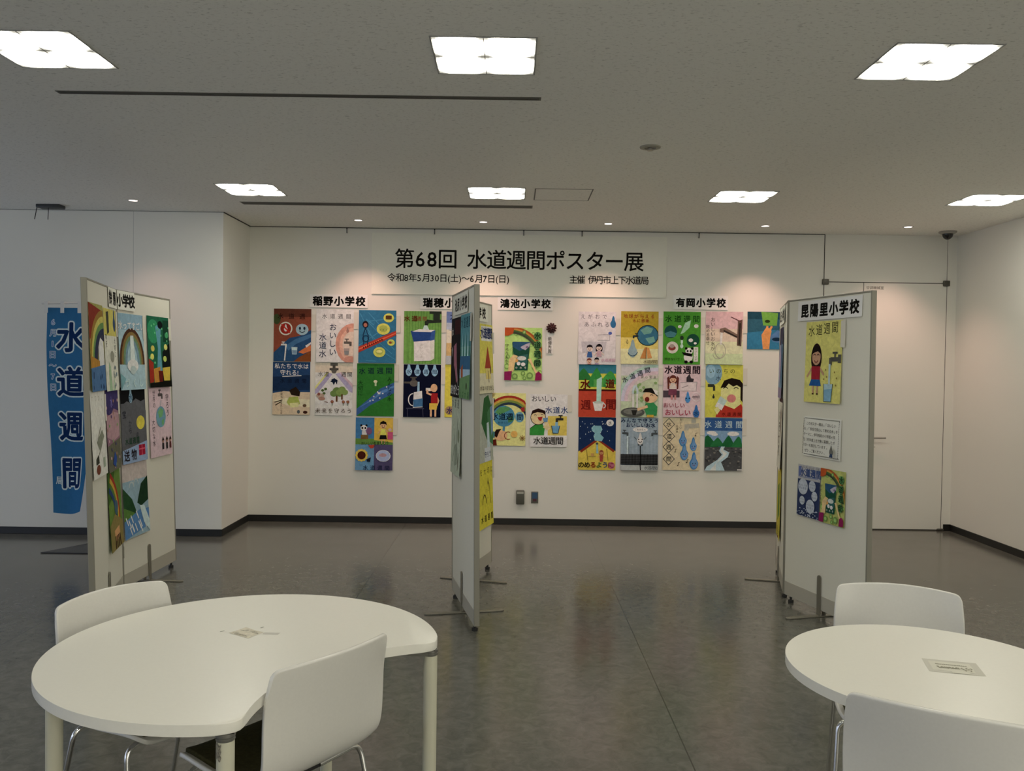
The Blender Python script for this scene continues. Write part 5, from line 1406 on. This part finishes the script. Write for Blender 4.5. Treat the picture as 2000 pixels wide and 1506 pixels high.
s.R(0, 0, 100, 34, '3a3448'); s.P('8a7a94', 0, 60, 40, 30, 60, 70, 30, 120); s.P('2f4a6c', 50, 20, 90, 40, 80, 120, 60, 100); s.R(0, 120, 100, 141, '7a6a84')
pin(s, 'right', 1, 0.55, 1.675, -1)
s = sp('white poster with black lettering edge-on, middle of the rear panel of the right screen', 'a6a296')
s.T('水を大切', 30, 70, 22, '2c2820', True, .03); s.P('5c3a30', 60, 10, 80, 30, 70, 90, 56, 60); s.R(0, 0, 100, 8, '4a2c34')
pin(s, 'right', 1, 0.50, 1.140, -1)
s = sp('yellow and green poster edge-on, lowest on the rear panel of the right screen', 'a89c34')
s.P('5a7a34', 20, 40, 60, 30, 80, 90, 30, 110); s.A('6a2c34', 5, 50, 110, 30, 180, 300); s.chars('のもう', 30, 84, 126, 16, '6a5c1c', .03); s.R(0, 0, 100, 12, 'b0a030')
pin(s, 'right', 1, 0.52, 0.610, -1)
# school name strips on the screens
def strip(text, key, seg, uc, z, view, w, lab, x0=13, dx=18.6, bg='b0ab9c', size=15.5, off=0.001):
    s = Sheet(w, 0.132, bg); s.label, s.group = lab, GS
    for i, ch in enumerate(text):
        if ch != '　': s.T(ch, x0 + i * dx, s.V / 2, size, '0f0e0b', False, 0.045)
    return pin(s, key, seg, uc, z, view, None, (0.004, 0.001), off=off, name='school_name_strip', cat='sign', m=M_PRINT)
strip('昆陽里小学校', 'right', 0, 0.415, 2.022, -1, 0.66, 'white school name strip at the top of the right screen, above the girl poster', 12, 15.4, 'b2aea4', 12.8)
strip('池尻小学校', 'mid', 0, 0.47, 2.025, -1, 0.53, 'school name strip at the top of the near face of the middle screen')
strip('南小学校', 'mid', 1, 0.475, 2.025, 1, 0.53, 'school name strip at the top of the rear panel of the middle screen', 20, 20)
strip('緑丘小学校', 'right', 1, 0.50, 2.03, -1, 0.55, 'school name strip edge-on at the top of the rear panel of the right screen')
# the strip on the left screen is folded round its hinge: two halves of one paper
a = strip('鈴原', 'left', 0, 0.70, 2.038, 1, 0.255, 'white school name strip folded round the hinge of the left screen', 27, 46, 'b2ad9c', 36)
s = Sheet(0.255, 0.132, 'b2ad9c')
for i, ch in enumerate('小学校'): s.T(ch, 14 + i * 34, s.V / 2, 34, '0f0e0b', False, 0.045)
b = s.finish('folded_half', screen_M('left', 1, 0.136, 2.038, 1, 0.001), (0.004, 0.001), mat_=M_PRINT)
b.parent = a
b.matrix_parent_inverse = a.matrix_world.inverted()

# ------------------------------------------------------------------ cloth of the blue banner
s = Sheet(0.40, 1.70, '2e6088', 0.0004, 0.00025)
NV, WH = '17305c', '9aa8c0'
for i, ch in enumerate(SU):
    cy = 62 + i * 94
    s.T(ch, 52, cy, 60, WH, False, 0.075)
    s.T(ch, 52, cy, 60, NV, False, 0.028)
for i, ch in enumerate('6月1日〜7日'):
    s.T(ch, 13, 30 + i * 23, 15, WH, False, 0.06); s.T(ch, 13, 30 + i * 23, 15, '3a5a94', False, 0.0)
    
for i, ch in enumerate('市上下水道局'):
    if i >= 4: pass
s.T('局', 16, 360, 16, WH, False, 0.02)
o = s.finish('cloth', Matrix.Identity(4), cuts=28, xcuts=10, mat_=M_CLOTH, xf=flag_xf)
o.parent = FL
o.matrix_parent_inverse = Matrix.Identity(4)
o['label'] = 'blue cloth with white-edged navy lettering'
for (x, z) in ((-0.372, 2.06), (-0.235, 2.06), (-0.09, 2.06)):
    bm = bmesh.new()
    box(bm, x - 0.016, -0.030, z - 0.045, x + 0.016, -0.0270, z + 0.052, bev=0.001)
    box(bm, x - 0.016, -0.030, z + 0.050, x + 0.016, 0.003, z + 0.053)
    obj('hanging_loop', bm, M_WHITEP, FL)

# small room name on the door
s = Sheet(0.20, 0.04, 'a09d92', 0.0002)
for i, ch in enumerate('空調機械室'): s.T(ch, 14 + i * 18, s.V / 2, 16.5, '54524a', False, 0.004)
o = s.finish('room_name', Matrix.Translation((3.672, YB - 0.0042, 2.466)) @ Matrix(((1, 0, 0), (0, 0, -1), (0, 1, 0))).to_4x4(), cuts=1, mat_=M_PRINT, bare=True)
o.parent = leaf
